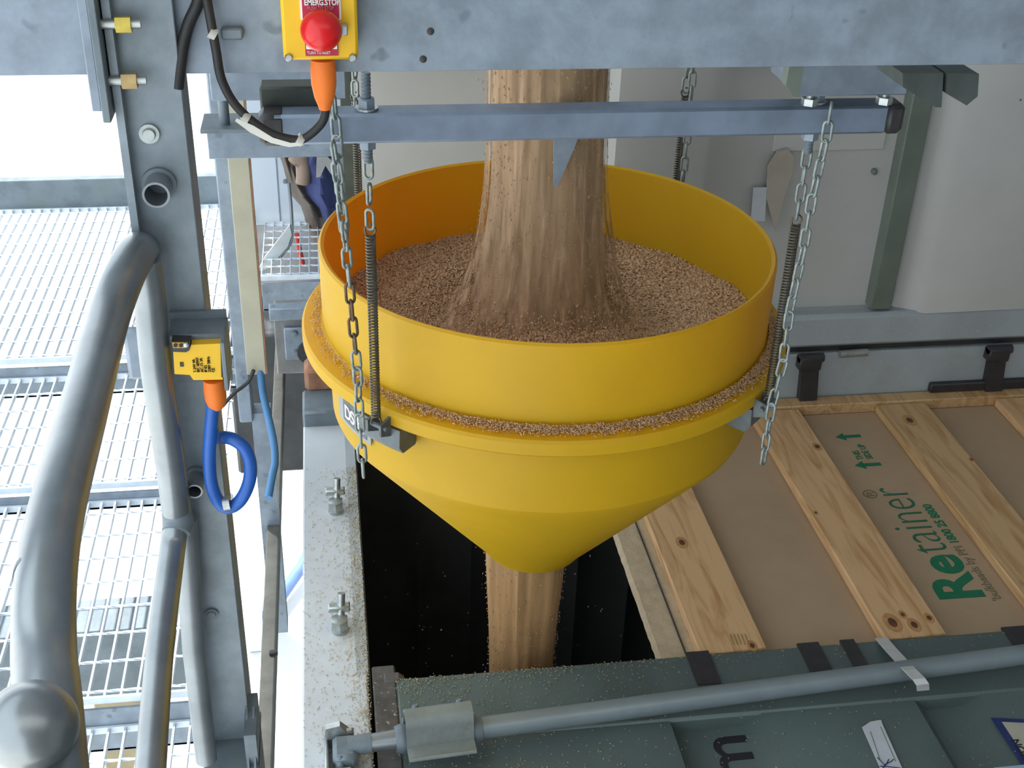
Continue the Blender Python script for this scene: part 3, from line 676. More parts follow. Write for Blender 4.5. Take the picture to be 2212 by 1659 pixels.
def rod(x, y, z0, z1, zr, label, group):
    t = thing('threaded_rod', (x, y, z0), label, 'rod', group)
    m_ = MB(); n_ = int((z1-z0)/.0025); m_.tube([(x, y, z0+(z1-z0)*i/n_) for i in range(n_+1)], [.0072 if i % 2 else .0062 for i in range(n_+1)], 10, smooth=False)
    m_.build('stud', GALVD, t)
    MB().lathe([(0, 0), (.016, 0), (.016, .003), (0, .003)], (x, y, zr), 'z', 20).build('washer', ZINC, t)
    MB().lathe([(0, 0), (.0125, 0), (.0125, .011), (.010, .013), (0, .013)], (x, y, zr+.003), 'z', 6, smooth=False).build('nut', GALV, t)
    MB().lathe([(0, 0), (.0125, 0), (.0125, .011), (0, .011)], (x, y, zr-.055), 'z', 6, smooth=False).build('nut', GALV, t)
    return t
SG = 'hopper suspension'
XL, XR, YFR = .0534, .6745, 1.65
lugF = HC+Vector((.453*math.cos(ANG['fl']), .453*math.sin(ANG['fl']), .715)); lugR = HC+Vector((.453*math.cos(ANG['fr']), .453*math.sin(ANG['fr']), .715))
XL, YFR = lugF.x, lugF.y; XR = lugR.x
rod(XL, 1.65, 1.148, 1.275, 1.2245, 'dark threaded rod with a nut standing through the left end of the front rail', None)
rod(XR, 1.65, 1.148, 1.275, 1.2245, 'dark threaded rod with a nut standing through the right end of the front rail', None)
chain([(XL, 1.65, 1.14), (XL, YFR, 1.062)], 'short zinc chain between the left threaded rod and its spring', None, name='hanger_chain')
chain([(XR, 1.65, 1.14), (XR, YFR, 1.058)], 'short zinc chain between the right threaded rod and its spring', None, name='hanger_chain')
spring((XL, YFR, 1.052), (XL, YFR, .716), 'long dark coil spring hanging to the left front bracket of the hopper')
spring((XR, YFR, 1.048), (XR, YFR, .716), 'long dark coil spring hanging to the right front bracket of the hopper')
for s_, kx, side in ((1, 'bl', 'left'), (1, 'br', 'right')):
    l_ = HC+Vector((.453*math.cos(ANG[kx]), .453*math.sin(ANG[kx]), .715))
    spring((l_.x, l_.y, 1.05), (l_.x, l_.y, .716), 'dark coil spring hanging behind the hopper on the %s' % side, mm=SPRING)
    chain([(l_.x, 2.29, 1.182), (l_.x, l_.y, 1.058)], 'short zinc chain above the %s rear spring' % side, name='hanger_chain')
# long safety chains
def W(px, py, y): return P(px, py, y=y)
chain([W(722, 232, 1.60), W(728, 300, 1.60), W(736, 420, 1.595), W(748, 540, 1.59), W(760, 680, 1.585), W(772, 800, 1.58), W(776, 900, 1.58), W(784, 1012, 1.575)], 'long zinc safety chain with a rusty stretch hanging left of the left spring', None, rusty=(.46, .66))
chain([W(722, 330, 1.585), W(730, 380, 1.585), W(744, 500, 1.585)], 'doubled loose end of chain hanging beside the left safety chain below the rail')
chain([W(1793, 245, 1.595), W(1786, 290, 1.595), W(1752, 440, 1.59), W(1733, 550, 1.59), W(1708, 660, 1.585), W(1690, 790, 1.58), W(1668, 870, 1.58), W(1650, 985, 1.575)], 'long zinc safety chain hanging right of the right spring')
chain([W(1498, 140, 2.26), W(1490, 250, 2.26), W(1474, 400, 2.26), W(1466, 470, 2.26)], 'zinc chain hanging behind the hopper beside the right rear spring')
chain([W(766, 150, 2.24), W(768, 232, 2.24)], 'short dull chain end behind the top of the left threaded rod', name='loose_chain')

# ------------------------------------------------------------------ top beam, switch gear
YB = 1.30
bz = P(1300, 149, y=YB).z
tb = thing('top_beam', (.4, YB, bz), 'wide blue-grey galvanised steel beam spanning the top of the view', 'beam')
m = MB(); m.box((-2.2, YB, bz), (2.6, YB+.012, bz+.34), .0006); m.box((-2.2, YB, bz), (2.6, YB+.07, bz+.01)) if False else m.box((-2.2, YB+.0122, bz), (2.6, YB+.07, bz+.01)); m.box((-2.2, YB+.0122, bz+.33), (2.6, YB+.07, bz+.34))
m.build('channel', GALV, tb)
for (px, py, r_) in ((930, 68, .004), (914, 128, .004)):
    q = P(px, py, y=YB-.0005); MB().lathe([(0, -.0008), (r_*.8, -.0006), (r_, 0)], q, 'y', 12).build('bolt_hole_plug', BLACKD, tb)
q = P(502, 68, y=YB); MB().box((q.x-.011, YB-.012, q.z-.006), (q.x+.011, YB, q.z+.006), .002).build('cable_clip', GALVD, tb)
# emergency stop
e0, e1 = P(613, 131, y=YB-.045), P(775, 131, y=YB-.045)
es = thing('emergency_stop', ((e0.x+e1.x)/2, YB-.02, e0.z), 'yellow emergency stop box with a round red mushroom button on the top beam', 'switch')
MB().box((e0.x, YB-.045, e0.z), (e1.x, YB-.0005, e0.z+.105), .003).build('housing', BOXY, es)
bc = P(694, 66, y=YB-.07)
MB().lathe([(0, -.020), (.006, -.0195), (.012, -.017), (.0165, -.012), (.0195, -.006), (.0205, 0), (.0195, .004), (.012, .006), (.010, .03)], (bc.x, YB-.07, bc.z), 'y', 40).build('push_button', RED, es)
qa, qb = P(650, -30, y=YB-.046), P(733, 40, y=YB-.046)
MB().box((qa.x-.002, YB-.0462, qb.z-.001), (qb.x+.002, YB-.0452, qa.z)).build('label_border', WHITE, es)
MB().box((qa.x, YB-.0470, qb.z), (qb.x, YB-.0462, qa.z)).build('label_plate', REDL, es)
text('lettering', 'EMERG.STOP', WHITE, es, P(657, 11, y=YB-.0475), (1, 0, 0), (0, 0, 1), .0080, .0002, squash=.76)
text('lettering', 'PUSH TO STOP', mat('pink_print', (.6, .25, .28), .6), es, P(664, 21, y=YB-.0475), (1, 0, 0), (0, 0, 1), .0048, 0, squash=.8)
qa, qb = P(659, 98, y=YB-.046), P(731, 120, y=YB-.046)
MB().box((qa.x, YB-.0465, qb.z), (qb.x, YB-.0455, qa.z+.003)).build('label_plate', REDL, es)
MB().box((qa.x+.001, YB-.0468, (qa.z+qb.z)/2+.0015), (qb.x-.001, YB-.0463, qa.z+.002)).build('label_stripe', WHITE, es)
text('lettering', 'TURN TO RESET', WHITE, es, P(664, 117, y=YB-.047), (1, 0, 0), (0, 0, 1), .0042, 0, squash=.75)
q = P(742, 64, y=YB-.055); MB().box((q.x-.004, YB-.06, q.z-.005), (q.x+.004, YB-.045, q.z+.005), .001).build('lock_catch', ZINC, es)
for (px, py) in ((624, 124), (762, 124)):
    q = P(px, py, y=YB-.045); MB().lathe([(0, -.003), (.003, -.003), (.0042, -.001), (.0042, 0)], q, 'y', 14).build('screw', ZINC, es)
g0, g1 = P(697, 128, y=YB-.022), P(702, 236, y=YB-.022)
gx = g0.x
MB().lathe([(.0122, g0.z), (.0132, g0.z-.012), (.0130, g0.z-.026), (.0105, g0.z-.040), (.0072, g1.z+.004), (.0062, g1.z), (.003, g1.z)], (gx, YB-.022, 0), 'z', 28).build('cable_gland', ORANGE, es, label='tapered orange cable gland')
yc = YB-.02
def cpath(pts, y): return [P(a_, b_, y=(y if not isinstance(y, (list, tuple)) else y[i])) for i, (a_, b_) in enumerate(pts)]
def smooth_path(pts, k_=6):
    out = []; n_ = len(pts)
    for i in range(n_-1):
        p0, p1, p2, p3 = pts[max(i-1, 0)], pts[i], pts[i+1], pts[min(i+2, n_-1)]
        for j in range(k_):
            t_ = j/k_; out.append(.5*((2*p1)+(p2-p0)*t_+(2*p0-5*p1+4*p2-p3)*t_*t_+(3*p1-p0-3*p2+p3)*t_**3))
    out.append(pts[-1]); return out
cb = tag(MB().tube(smooth_path(cpath([(704, 228), (697, 262), (668, 292), (640, 302), (590, 290), (545, 262), (505, 222), (478, 170), (467, 110), (458, 60), (448, 5), (440, -40)], yc)), .0048, 12).build('black_cable', BLACK), 'black cable looping from the emergency stop gland back up over the beam', 'cable')
tg = [P(a_, b_, y=yc-.006) for a_, b_ in ((508, 262), (540, 286), (585, 309), (625, 318), (655, 314), (653, 308), (628, 309), (590, 298), (548, 272), (512, 256))]
MB().prism(tg, (0, .003, 0)).build('cable_tag', mat('tag_white', (.62, .62, .56), .4), cb, label='long pale printed cable tag')
text('lettering', '0.6/1KV CABLE', DARKP, cb, P(556, 290, y=yc-.0068), P(650, 322, y=yc-.0068)-P(556, 290, y=yc-.0068), (0, 0, 1), .0045, 0) if False else None
for (px, py) in ((648, 302), (530, 254), (460, 72)):
    q = P(px, py, y=yc); MB().tube([q+Vector((-.003, 0, .002)), q+Vector((.003, 0, -.002))], .0066, 12).build('cable_tie', mat('tie_grey', (.42, .42, .38), .5), cb)
tag(MB().tube(smooth_path(cpath([(440, -40), (426, 10), (408, 50), (396, 95), (388, 150), (384, 190)], YB-.01)), .0062, 12).build('feed_cable', BLACK), 'second black cable running down beside the upright post', 'cable')

# ------------------------------------------------------------------ main upright post
YP = 1.285
xl = P(263, 300, y=YP).x; xr = P(388, 150, y=YP).x
po = thing('upright_post', ((xl+xr)/2, YP, .25), 'tall grey galvanised steel channel post left of the hopper with bolts and pipe stubs', 'post')
m = MB(); m.box((xl, YP, .3), (xr, YP+.012, 1.75), .001); m.box((xl, YP-.016, .3), (xl+.008, YP-.0002, 1.75)); m.box((xr-.008, YP+.0122, .3), (xr, YP+.06, 1.75))
m.build('channel', GALV if False else mat('post_steel', (.22, .265, .30), .5, .3, .18, 16, .12, 80, dirt=(.12, .14, .12), dirt_amt=.5, dirt_scale=6), po)
for (px, py, L_, pxx) in ((337, 422, .036, 0), (420, 1062, .036, 0)):
    q = P(px, py, y=YP-L_)
    if py < 800: R_, r_ = .0142, .0118
    else: R_, r_ = .0085*1.15, .0068*1.15
    MB().hollow((q.x, YP+.001, q.z), (q.x, YP-L_, q.z), R_, r_).build('pipe_stub', PIPE, po, label='open pipe stub sticking out of the post')
    MB().hollow((q.x, YP, q.z), (q.x, YP-.006, q.z), R_+.004, R_-.001).build('weld_ring', GALVD, po)
q = P(322, 290, y=YP-.004); MB().lathe([(0, -.004), (.006, -.004), (.007, 0), (.0105, 0), (.0105, .004)], q, 'y', 16).build('bolt_head', ZINC, po)
q = P(457, 1328, y=YP-.003); MB().lathe([(0, -.002), (.005, -.002), (.006, 0), (.009, 0), (.009, .003)], q, 'y', 16).build('bolt_head', GALVD, po)
# bolts on the left flange, axis x
for (px, py, mm) in ((268, 52, BRASS), (281, 174, BRASS2)):
    q = P(px, py, y=YP-.018)
    MB().lathe([(0, -.008), (.0085, -.008), (.0085, .007), (0, .007)], q, 'x', 6, smooth=False).build('flange_nut', mm, po, label='yellow-plated nut on the post flange')
    MB().tube([q, q+Vector((.016, 0, 0))], .0045, 10).tube([q+Vector((-.028, 0, 0)), q], .005, 10).lathe([(0, -.034), (.008, -.034), (.008, -.026), (0, -.026)], q, 'x', 6, smooth=False).build('bolt', ZINC, po)
# clamp plates bolted left of the post
a_, b_ = P(207, -30, y=YP-.02), P(247, 255, y=YP-.02)
m = MB(); m.box((xl-.010, YP-.036, b_.z), (xl-.002, YP+.012, 1.6), .001)
tag(m.build('splice_plate', GALVD), 'narrow upright splice plate bolted to the left side of the post', 'plate')
m = MB(); m.box((xl-.020, YP-.03, b_.z+.01), (xl-.0105, YP+.012, 1.6), .001)
tag(m.build('beam_end_plate', GALV), 'outer end plate beside the splice plate left of the post', 'plate')
# lower foot with gussets
fz = P(470, 1622, y=YP-.02).z
ft = thing('post_foot', (xr-.02, YP, fz-.1), 'dark base bracket with upright gusset fins at the foot of the post', 'bracket')
MB().box((xl+.005, YP-.06, fz-.01), (xr+.012, YP+.05, fz), .001).build('base_plate', GALVD, ft)
for px in (530, 545):
    q = P(px, 1590, y=YP-.04); MB().prism([(q.x, YP-.06, fz), (q.x, YP-.002, fz), (q.x, YP-.002, fz+.06), (q.x, YP-.02, fz+.055)], (.003, 0, 0)).build('gusset', GALVD, ft)
q = P(515, 1590, y=YP-.04); MB().box((xr-.004, YP-.05, fz-.12), (xr+.012, YP+.03, fz+.055)).build('side_plate', GALVD, ft)

# ------------------------------------------------------------------ hand rail pipes
hr = thing('handrail', tuple(Q(120, 1500, .85)), 'thick galvanised handrail pipe sloping from the post down to a domed end at lower left', 'handrail')
path = smooth_path([Q(303, 540, 1.345), Q(293, 550, 1.30), Q(266, 600, 1.26), Q(230, 700, 1.21), Q(176, 903, 1.05), Q(123, 1100, .92), Q(99, 1250, .85), Q(95, 1400, .81), Q(104, 1530, .76), Q(118, 1750, .70)], 6)
MB().tube(path, .0208, 28).build('main_pipe', PIPE, hr)
dc = Q(66, 1572, .70); axd = (EYE-dc).normalized()
MB().lathe([(.0275, -.09), (.0275, -.02), (.0265, -.008), (.0235, .004), (.018, .0135), (.010, .0195), (0, .022)], dc, axd, 40).build('domed_end', PIPE, hr, label='dull domed pipe end facing the camera')
MB().tube([Q(98, 1238, .857), Q(98, 1246, .853)], .0213, 28).build('weld_seam', GALVD, hr)
br = thing('brace_pipe', tuple(Q(345, 1400, 1.35)), 'galvanised brace pipe dropping from the handrail top in front of the post', 'pipe')
MB().tube(smooth_path([Q(312, 560, 1.31), Q(324, 650, 1.335), Q(338, 800, 1.375), Q(368, 1000, 1.44), Q(382, 1110, 1.48)], 6), [.0185]*1 and .0172, 24).build('upper_pipe', PIPE, br)
MB().tube([Q(381, 1100, 1.478), Q(385, 1128, 1.482), Q(380, 1150, 1.475)], [.0175, .0185, .0165], 24).build('collar', GALVD, br)
MB().tube(smooth_path([Q(379, 1135, 1.48), Q(371, 1200, 1.47), Q(346, 1400, 1.36), Q(325, 1660, 1.2), Q(315, 1800, 1.12)], 6), .0152, 24).build('lower_pipe', PIPE, br)
tag(MB().tube([Q(400, 1120, 1.51), Q(418, 1400, 1.59), Q(446, 1640, 1.68)], .0145, 20).build('rear_brace_pipe', mat('dull_pipe', (.25, .28, .30), .4, .6, .15, 14)), 'dull pipe running down between the brace pipe and the post to its foot', 'pipe')
m = MB(); q = Q(292, 760, 1.46); m.box(q+Vector((-.012, 0, -.04)), q+Vector((.02, .012, .03)), .005)
tag(m.build('lug_plate', GALV), 'small steel lug showing left of the brace pipe', 'plate')

# ------------------------------------------------------------------ interlock switch on the post
ys = YP-.045
k0, k1 = P(366, 690, y=ys), P(487, 740, y=ys)
bkx = thing('switch_bracket', (k0.x, ys, k1.z), 'folded grey steel bracket behind the yellow interlock switch on the post', 'bracket')
m = MB(); m.box((k0.x-.005, ys, P(430, 742, y=ys).z), (k1.x, YP-.001, P(430, 683, y=YP).z), .0015); m.box((k1.x-.004, ys-.02, P(488, 826, y=ys).z), (k1.x+.001, YP-.001, P(430, 683, y=YP).z-.001), .001)
m.box((k0.x-.005, YP-.006, P(430, 820, y=YP).z), (k1.x, YP-.001, k1.z+.02))
m.build('plate', GALVD, bkx)
sw0, sw1 = P(372, 742, y=ys-.012), P(482, 823, y=ys-.012)
sw = thing('interlock_switch', ((sw0.x+sw1.x)/2, ys, sw1.z), 'yellow safety interlock switch with small black print on the post bracket', 'switch')
S_ = lambda px, py, d=0.0: P(px, py, y=ys-.012-d)
body = [S_(374, 758), S_(408, 758), S_(413, 745), S_(480, 742), S_(481, 820), S_(418, 821), S_(410, 810), S_(377, 808)]
MB().prism(body, (0, .028, 0)).build('housing', BOXY, sw)
MB().prism([S_(370, 738, .002), S_(411, 738, .002), S_(409, 756, .002), S_(402, 761, .002), S_(374, 760, .002)], (0, .03, 0)).build('key_head', BLACKD, sw)
MB().prism([S_(372, 740, .003), S_(405, 740, .003), S_(400, 752, .003), S_(374, 752, .003)], (0, .004, 0)).build('key_face', mat('ochre', (.5, .3, .02), .5), sw)
for px in (379, 391): MB().lathe([(0, -.001), (.0022, -.001), (.0022, .002)], S_(px, 746, .0035), 'y', 12).build('key_slot', BLACK, sw)
MB().lathe([(0, -.002), (.0028, -.001), (.003, .002)], S_(402, 745, .004), 'y', 12).build('screw', ZINC, sw)
MB().box(S_(388, 783, .0008), S_(397, 792, .0008)+Vector((0, .002, 0))).build('indicator', BLACKD, sw)
MB().prism([S_(476, 750, .001), S_(482, 750, .001), S_(484, 815, .001), S_(478, 815, .001)], (0, .03, 0)).build('end_cover', BLACKD, sw)
for i in range(6):
    text('lettering', ('S 24V 4A', 'IEC 60947', 'AC-15 3A', 'IP 65', '250V 50Hz', 'CE')[i], DARKP, sw, S_(424+8*i, 804, .0006), (0, 0, 1), (-1, 0, 0), .0046, -.00008, squash=.95)
g_ = P(462, 822, y=ys)
MB().lathe([(.0118, .002), (.0125, -.010), (.0123, -.022), (.0105, -.031), (.0065, -.037), (.003, -.038)], (g_.x, ys, g_.z), 'z', 28).build('cable_gland', ORANGE, sw, label='rounded orange cable gland')
pts = [(460, 872), (455, 930), (452, 985), (456, 1040), (470, 1080), (492, 1097), (518, 1082), (537, 1045), (541, 1005), (530, 970), (508, 951), (488, 945), (474, 946)]
hy = [ys]*8+[ys+.004, ys+.008, ys+.012, ys+.02, ys+.045]
hs = tag(MB().tube(smooth_path(cpath(pts, hy)), [.0078]*(12*6+1), 16).build('blue_hose', BLUE), 'thick blue cable hanging in a loop from the orange gland of the interlock switch', 'cable')
q = P(490, 1088, y=ys-.002); MB().tube([q+Vector((-.004, -.0, 0)), q+Vector((.004, 0, .001))], .0088, 14).build('cable_clip', ZINC, hs)

# ------------------------------------------------------------------ right-hand brackets under the top beam
m = MB(); A = P(1702, 155, y=1.62); B = P(1944, 208, y=1.62)
hc = thing('hanger_channel', ((A.x+B.x)/2, 1.64, B.z), 'short grey steel channel hung over the right end of the front rail', 'bracket')
m.box((A.x+.012, 1.60, P(1800, 208, y=1.6).z), (B.x, 1.72, P(1800, 120, y=1.6).z), .002); m.build('channel', GALV, hc)
m = MB(); m.prism([(A.x-.006, 1.6, P(1700, 120, y=1.6).z), (A.x+.014, 1.6, P(1700, 120, y=1.6).z), (A.x+.014, 1.6, P(1700, 210, y=1.6).z), (A.x+.006, 1.6, P(1700, 210, y=1.6).z), (A.x-.008, 1.6, P(1700, 185, y=1.6).z)], (0, .02, 0)); m.build('end_cheek', DOORD, hc)
for px in (1745, 1905):
    q = P(px, 225, y=1.645); MB().tube([(q.x, 1.64, 1.224), (q.x, 1.64, 1.29)], .006, 10).lathe([(0, 0), (.012, 0), (.012, .01), (0, .01)], (q.x, 1.64, 1.224), 'z', 6, smooth=False).build('bolt', ZINC, hc)
for (pts, lab) in (((1950, 158), (2038, 158), (2034, 232), (2022, 232), (1950, 188)), 'pointed dark steel gusset hanging under the top beam beside the hanger channel'), (((2046, 158), (2115, 160), (2112, 208), (2088, 228), (2044, 202)), 'pointed dark steel gusset under the top beam, the further right of the two'):
    tag(MB().prism([P(a_, b_, y=1.40) for a_, b_ in pts], (0, .08, 0)).build('gusset_plate', mat('gusset_dark', (.07, .085, .08), .5, .2, .2, 20)), lab, 'plate')
# left-hand frame of rails seen behind the cable
yl = 1.95
A, B = P(450, 150, y=yl), P(735, 215, y=yl)
tag(MB().box((A.x, yl, B.z), (B.x+.01, yl+.06, A.z+.1), .002).build('upper_cross_member', GALV), 'short grey cross member under the top beam behind the black cable', 'beam')
A, B = P(438, 285, y=yl-.0), P(741, 338, y=yl-.0)
cmb = thing('lower_cross_member', ((A.x+B.x)/2, yl, B.z), 'grey angle cross member with a ledge behind the cable loop at the left', 'beam')
MB().box((A.x+.006, yl, B.z), (B.x, yl+.008, A.z), .001).build('web', GALV, cmb)
MB().box((A.x-.004, yl-.001, A.z-.003), (B.x, yl+.085, A.z+.003), .001).build('ledge', GALVD, cmb)
q = P(486, 282, y=yl+.02); MB().tube([(q.x, yl+.03, A.z), (q.x, yl+.03, A.z+.14)], .0085, 14).build('stud', GALVD, cmb)
q0 = P(572, 215, y=1.76); q1 = P(640, 300, y=1.76)
tag(MB().box((-.09, 1.671, 1.2), (.0, 1.71, 1.25), .003).build('pivot_block', mat('block_dark', (.045, .055, .045), .6, .1, .3, 12)), 'dark bar clamped behind the left end of the front rail', 'block')
q0, q1 = P(736, 150, y=2.46), P(766, 430, y=2.46)
tag(MB().box((P(738, 300, y=2.46).x, 2.46, .72), (P(765, 300, y=2.46).x, 2.49, 1.5), .002).build('dark_upright', mat('upright_dark', (.06, .075, .065), .5, .3, .2, 20)), 'thin dark upright bar behind the left chains and hopper rim', 'post')
q = P(1442, 340, y=2.3)

# tan column
yc2 = 2.5; c0, c1, c2 = P(478, 500, y=yc2), P(506, 500, y=yc2), P(551, 500, y=yc2)
col = thing('trimmed_column', (c1.x, yc2, -.4), 'grey steel column with a beige trim face left of the hopper', 'column')
MB().box((c0.x, yc2, P(500, 915, y=yc2).z), (c1.x+.004, yc2+.06, 1.6), .003).box((c1.x, yc2+.012, -.45), (c2.x, yc2+.06, P(540, 900, y=yc2).z)).build('steel_post', GALVD if False else GALV, col)
MB().box((c1.x, yc2-.006, P(540, 808, y=yc2).z), (c2.x, yc2+.01, 1.6), .002).build('trim_board', TAN, col, label='beige trim board')
MB().box((c2.x, yc2-.004, P(540, 808, y=yc2).z), (c2.x+.0025, yc2+.012, 1.6)).build('rusty_edge', RUST, col)
zz = P(560, 820, y=yc2).z
tag(MB().tube(smooth_path([P(548, 800, y=yc2-.02), P(535, 826, y=yc2-.02), P(505, 850, y=yc2-.03), P(480, 878, y=yc2-.04)]), .0045, 8).build('thin_cable', BLACK), 'thin dark cable from the column foot towards the switch', 'cable')
bh = tag(MB().tube(smooth_path([P(562, 800, y=yc2+.0), P(568, 850, y=yc2-.02), P(582, 910, y=yc2-.05), P(592, 960, y=yc2-.1), P(594, 1000, y=yc2-.15), P(588, 1030, y=yc2-.2), P(580, 1075, y=yc2-.25)]), .0085, 12).build('blue_conduit', mat('blue_conduit', (.06, .20, .42), .5)), 'blue conduit running down beside the column foot along the dark bar', 'cable')
# long bar between column and container
b0, b1 = P(592, 740, z=-.1), P(556, 1700, z=-.1)
db = tag(MB().box((P(592, 900, z=-.1).x-.006, .9, -.16), (P(592, 900, z=-.1).x+.024, 3.45, -.1), .003).build('cradle_bar', mat('bar_dark', (.10, .10, .09), .6, .2, .2, 20)), 'long dark bar running beside the container sill over the bright gap', 'bar')
q = P(592, 1418, z=-.1); MB().box((q.x-.01, q.y, -.1), (q.x+.008, q.y+.012, -.09), .002).build('cable_tie', BLACK, db)

# ------------------------------------------------------------------ gratings and risers
def twist_rod(L_, r=.0035):
    m_ = MB(); n_ = int(L_/.012); m_.tube([(i*L_/n_, 0, 0) for i in range(n_+1)], r, 4, smooth=False, tw=.55); me = bpy.data.meshes.new('cross_rod'); me.from_pydata(m_.v, [], m_.f); return me
def grating(x0, x1, y0, y1, z, label, px=.033, py=.09, th=.0042, h=.015, name='floor_grating'):
    t = thing(name, ((x0+x1)/2, (y0+y1)/2, z-h), label, 'grating', 'floor gratings')
    L_ = y1-y0; bm_ = MB().box((-th/2, -L_/2, 0), (th/2, L_/2, h)); me = bpy.data.meshes.new('bearing_bar'); me.from_pydata(bm_.v, [], bm_.f); me.materials.append(GRATE)
    n_ = int((x1-x0)/px)
    for i in range(n_+1):
        o = bpy.data.objects.new('bearing_bar', me); C.objects.link(o); o.parent = t; o.location = (x0+i*px-(x0+x1)/2, 0, 0)
    mr = twist_rod(x1-x0); mr.materials.append(GRATE); k_ = int(L_/py)
    for j in range(k_+1):
        o = bpy.data.objects.new('cross_rod', mr); C.objects.link(o); o.parent = t; o.location = (-(x1-x0)/2, -L_/2+.02+j*py, h-.003)
    for yy in (y0, y1):
        o = MB().box((x0, yy-.003, z-h), (x1, yy+.003, z+.002)).build('banding_bar', GRATE, t)
    return t
ZA, ZB, ZC, ZD = 0.0, -.055, -.10, -.17
grating(-2.2, -.285, 3.245, 4.385, ZA, 'upper floor grating behind the handrail, furthest step')
grating(-1.7, -.30, 2.67, 3.23, ZB, 'middle floor grating seen either side of the brace pipes, second step down')
grating(-1.5, -.285, 1.955, 2.655, ZC, 'lower floor grating with coarse cells beside the post foot, third step down')
grating(-1.2, -.24, 1.2, 1.94, ZD, 'lowest grating strip at the bottom edge left of the post foot')
grating(-.24, .35, 3.745, 4.2, 0.0, 'floor grating behind the hopper beyond the trimmed column', px=.031, py=.06, th=.0028)
def riser(x0, x1, y, z0, z1, label, mm=None):
    m_ = MB(); m_.box((x0, y-.006, z0), (x1, y, z1), .001); m_.box((x0, y-.006, z0), (x1, y+.05, z0+.006))
    return tag(m_.build('step_beam', mm or GALV), label, 'beam', 'step beams')
riser(-2.2, -.285, 3.24, -.122, -.024, 'grey beam edge between the upper and middle gratings')
riser(-1.7, -.30, 2.665, P(300, 1095, y=2.66).z, ZB-.022, 'grey beam edge between the middle and lower gratings')
riser(-1.5, -.27, 1.95, P(300, 1612, y=1.95).z, ZC-.022, 'deep grey beam edge under the lower grating at the bottom left')
riser(-.24, .5, 3.74, P(620, 668, y=3.74).z, -.022, 'grey beam edge under the grating behind the hopper')
tag(MB().box((-1.5, 2.3, ZC-.35), (-.3, 2.42, ZC-.12), .003).build('under_beam', GALVD), 'dark beam crossing beneath the lower grating', 'beam')
tag(MB().box((-2.3, 4.40, P(150, 452, y=4.4).z), (-.25, 4.44, P(150, 388, y=4.4).z), .003).build('kick_rail', GALVD), 'flat grey kick rail along the far edge of the upper grating', 'rail')
# ground things seen through the gap and gratings
for (x, y, sx, sy, lab) in ((-.75, 5.6, .35, .5, 'brown'), (-1.9, 6.2, .3, .4, 'brown')):
    pass
gp = P(640, 1250, z=-4.9)
tag(MB().tube([gp+Vector((-.25, -.5, 0)), gp+Vector((.05, .1, .05)), gp+Vector((.12, .25, .05))], [.05, .05, .07], 12).build('ground_pipe', BLUE if False else mat('yard_pipe', (.12, .2, .4), .6)), 'blue-grey pipe lying on the bright yard seen through the gap', 'pipe')
tp = P(255, 1440, z=-3.0)
tag(MB().box(tp+Vector((-.1, -.25, -.6)), tp+Vector((.18, .35, 0)), .01).build('yard_crate', mat('yard_tan', (.30, .26, .16), .8)), 'tan crate under the lower grating between the pipes', 'crate')
# far end: sheet wall, paddle lever, jacket, pipework behind hopper
yw = 4.26
A, B = P(540, 340, y=yw), P(700, 482, y=yw)
pw = thing('sheet_panel', ((A.x+B.x)/2, yw, B.z), 'pale blue-grey wall panel beyond the grating left of the hopper', 'panel')
MB().box((A.x-.08, yw, B.z), (B.x+.25, yw+.05, 1.3), .003).build('panel', SHEET, pw)
for px in (600, 655): q = P(px, 400, y=yw); MB().box((q.x-.002, yw-.003, B.z), (q.x+.002, yw, 1.3)).build('seam', GALV, pw)
A, B = P(408, 160, y=7.5), P(456, 425, y=7.5)
tag(MB().box((A.x, 7.5, -5), (B.x+.05, 8, 3), .01).build('neighbour_building', mat('pale_blue_cladding', (.65, .74, .80), .6)), 'pale blue building edge in the bright gap right of the post', 'building')
tag(MB().box((P(415, 430, y=5.3).x-.05, 5.3, P(415, 442, y=5.3).z), (P(475, 430, y=5.3).x+.1, 5.34, P(415, 416, y=5.3).z), .002).build('kick_rail', GALVD), 'short length of kick rail between post and column', 'rail')
tag(MB().box((-.4, 4.0, -.95), (.4, 5.5, -.35), .01).build('under_deck_backing', mat('deck_dark', (.05, .055, .06), .6, .2, .3, 8)), 'dark box added under the grating behind the hopper to darken its cells', 'backing')  # invented dark box so the grating cells above look dark
# paddle lever
yv = 3.9
lv = thing('paddle_lever', tuple(P(600, 540, y=yv)), 'pale grey flat paddle on a bent grey pole beyond the column', 'lever')
MB().tube(smooth_path([P(624, 395, y=yv), P(629, 450, y=yv), P(631, 500, y=yv), P(626, 528, y=yv), P(600, 560, y=yv)]), .006, 10).build('pole', PIPE, lv)
MB().prism([P(a_, b_, y=yv-.01) for a_, b_ in ((626, 486), (630, 508), (622, 532), (582, 578), (562, 586), (560, 580), (572, 556), (600, 520))], (0, .012, 0)).build('paddle', PADDLE, lv)
q = P(616, 392, y=yv); MB().lathe([(0, -.006), (.008, -.003), (.008, .004)], q, 'y', 12).build('knob', GALVD, lv)
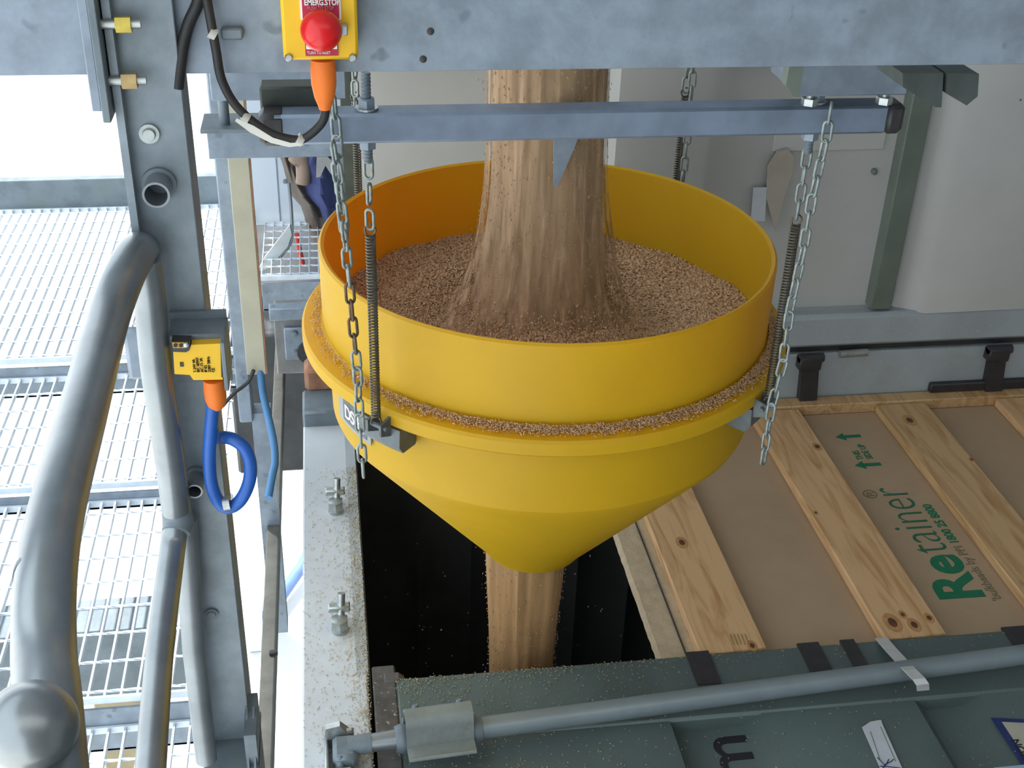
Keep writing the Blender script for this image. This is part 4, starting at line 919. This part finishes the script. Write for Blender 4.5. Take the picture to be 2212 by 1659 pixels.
# hanging work jacket (khaki and dark blue cloth)
def cloth(name, outline, y, depth, mm, parent, seed):
    rr = random.Random(seed); rows = len(outline); nx = 12; vs = []; fs = []
    for (py, xa, xb) in outline:
        for i in range(nx+1):
            t_ = i/nx; px = xa+(xb-xa)*t_
            yy = y-depth*math.sin(math.pi*t_)*(1+.35*math.sin(9*t_+py*.05+seed))
            vs.append(P(px, py, y=yy))
        for i in range(nx+1):
            t_ = 1-i/nx; px = xa+(xb-xa)*t_; vs.append(P(px, py, y=y+depth*.6*math.sin(math.pi*t_)))
    W_ = 2*(nx+1)
    for j in range(rows-1):
        for i in range(W_): fs.append((j*W_+i, j*W_+(i+1) % W_, (j+1)*W_+(i+1) % W_, (j+1)*W_+i))
    fs += [tuple(range(W_)), tuple((rows-1)*W_+i for i in range(W_))[::-1]]
    return MB().add(vs, fs, True).build(name, mm, parent)
jk = thing('work_jacket', tuple(P(680, 500, y=4.2)), 'crumpled khaki and dark blue work jacket hanging on the pale panel behind the left chain', 'clothing')
cloth('sleeve', [(300, 592, 614), (330, 602, 628), (360, 612, 640), (400, 622, 656), (425, 632, 680), (445, 650, 700), (470, 658, 715), (500, 664, 730), (530, 680, 735)], 4.2, .07, KHAKI, jk, 1)
cloth('body', [(335, 662, 720), (355, 654, 722), (385, 655, 728), (420, 662, 735), (450, 690, 738), (480, 700, 740)], 4.13, .07, DENIM, jk, 2)
MB().prism([P(a_, b_, y=4.03) for a_, b_ in ((684, 340), (708, 340), (720, 350), (730, 395), (712, 372), (703, 358), (692, 382), (683, 384))], (0, .008, 0)).build('collar_flap', mat('grey_cloth', (.33, .33, .32), .9), jk, label='pale grey flap')
MB().tube(smooth_path([P(636, 352, y=4.1), P(640, 348, y=4.1), P(652, 350, y=4.1), P(655, 375, y=4.1), P(654, 395, y=4.1)]), .026, 10).build('cuff', mat('brown_cloth', (.30, .22, .17), .9), jk)
tag(MB().tube([P(641, 505, y=4.1), P(647, 540, y=4.1), P(654, 570, y=4.1)], .009, 8).build('red_strap', REDT), 'thin red strap showing through the grating behind the hopper', 'strap')
# machine block behind the hopper's left edge
yk = 3.2
mk = thing('clamp_unit', tuple(P(640, 800, y=yk)), 'grey steel clamp unit with bolts left of the hopper flange', 'bracket')
A, B = P(590, 688, y=yk), P(690, 805, y=yk)
MB().box((A.x, yk, B.z), (B.x+.1, yk+.12, A.z), .004).build('side_plate', mat('clamp_grey', (.22, .22, .22), .5, .3, .2, 12), mk)
A2, B2 = P(612, 708, y=yk-.01), P(668, 775, y=yk-.01)
MB().box((A2.x, yk-.015, B2.z), (B2.x+.03, yk+.01, A2.z), .004).build('cover', GALV, mk)
for (px, py) in ((636, 720), (640, 762)): MB().lathe([(0, -.01), (.008, -.008), (.01, 0)], P(px, py, y=yk-.016), 'y', 14).build('bolt_head', GALVD, mk)
A3, B3 = P(580, 668, y=yk-.02), P(700, 690, y=yk-.02)
MB().box((A3.x, yk-.02, B3.z), (B3.x+.05, yk+.02, A3.z), .003).build('top_flange', GALV, mk)
MB().lathe([(.012, -.01), (.034, -.01), (.034, .03), (.012, .03)], P(668, 760, y=yk-.02), 'y', 20).build('roller', BLACKD, mk)
yq = 2.95
A, B = P(656, 783, y=yq), P(705, 832, y=yq)
tag(MB().box((A.x, yq-.04, B.z), (B.x+.04, yq+.04, A.z), .012).build('twist_lock', RUST), 'rusty brown twist lock on the far corner of the container', 'lock')
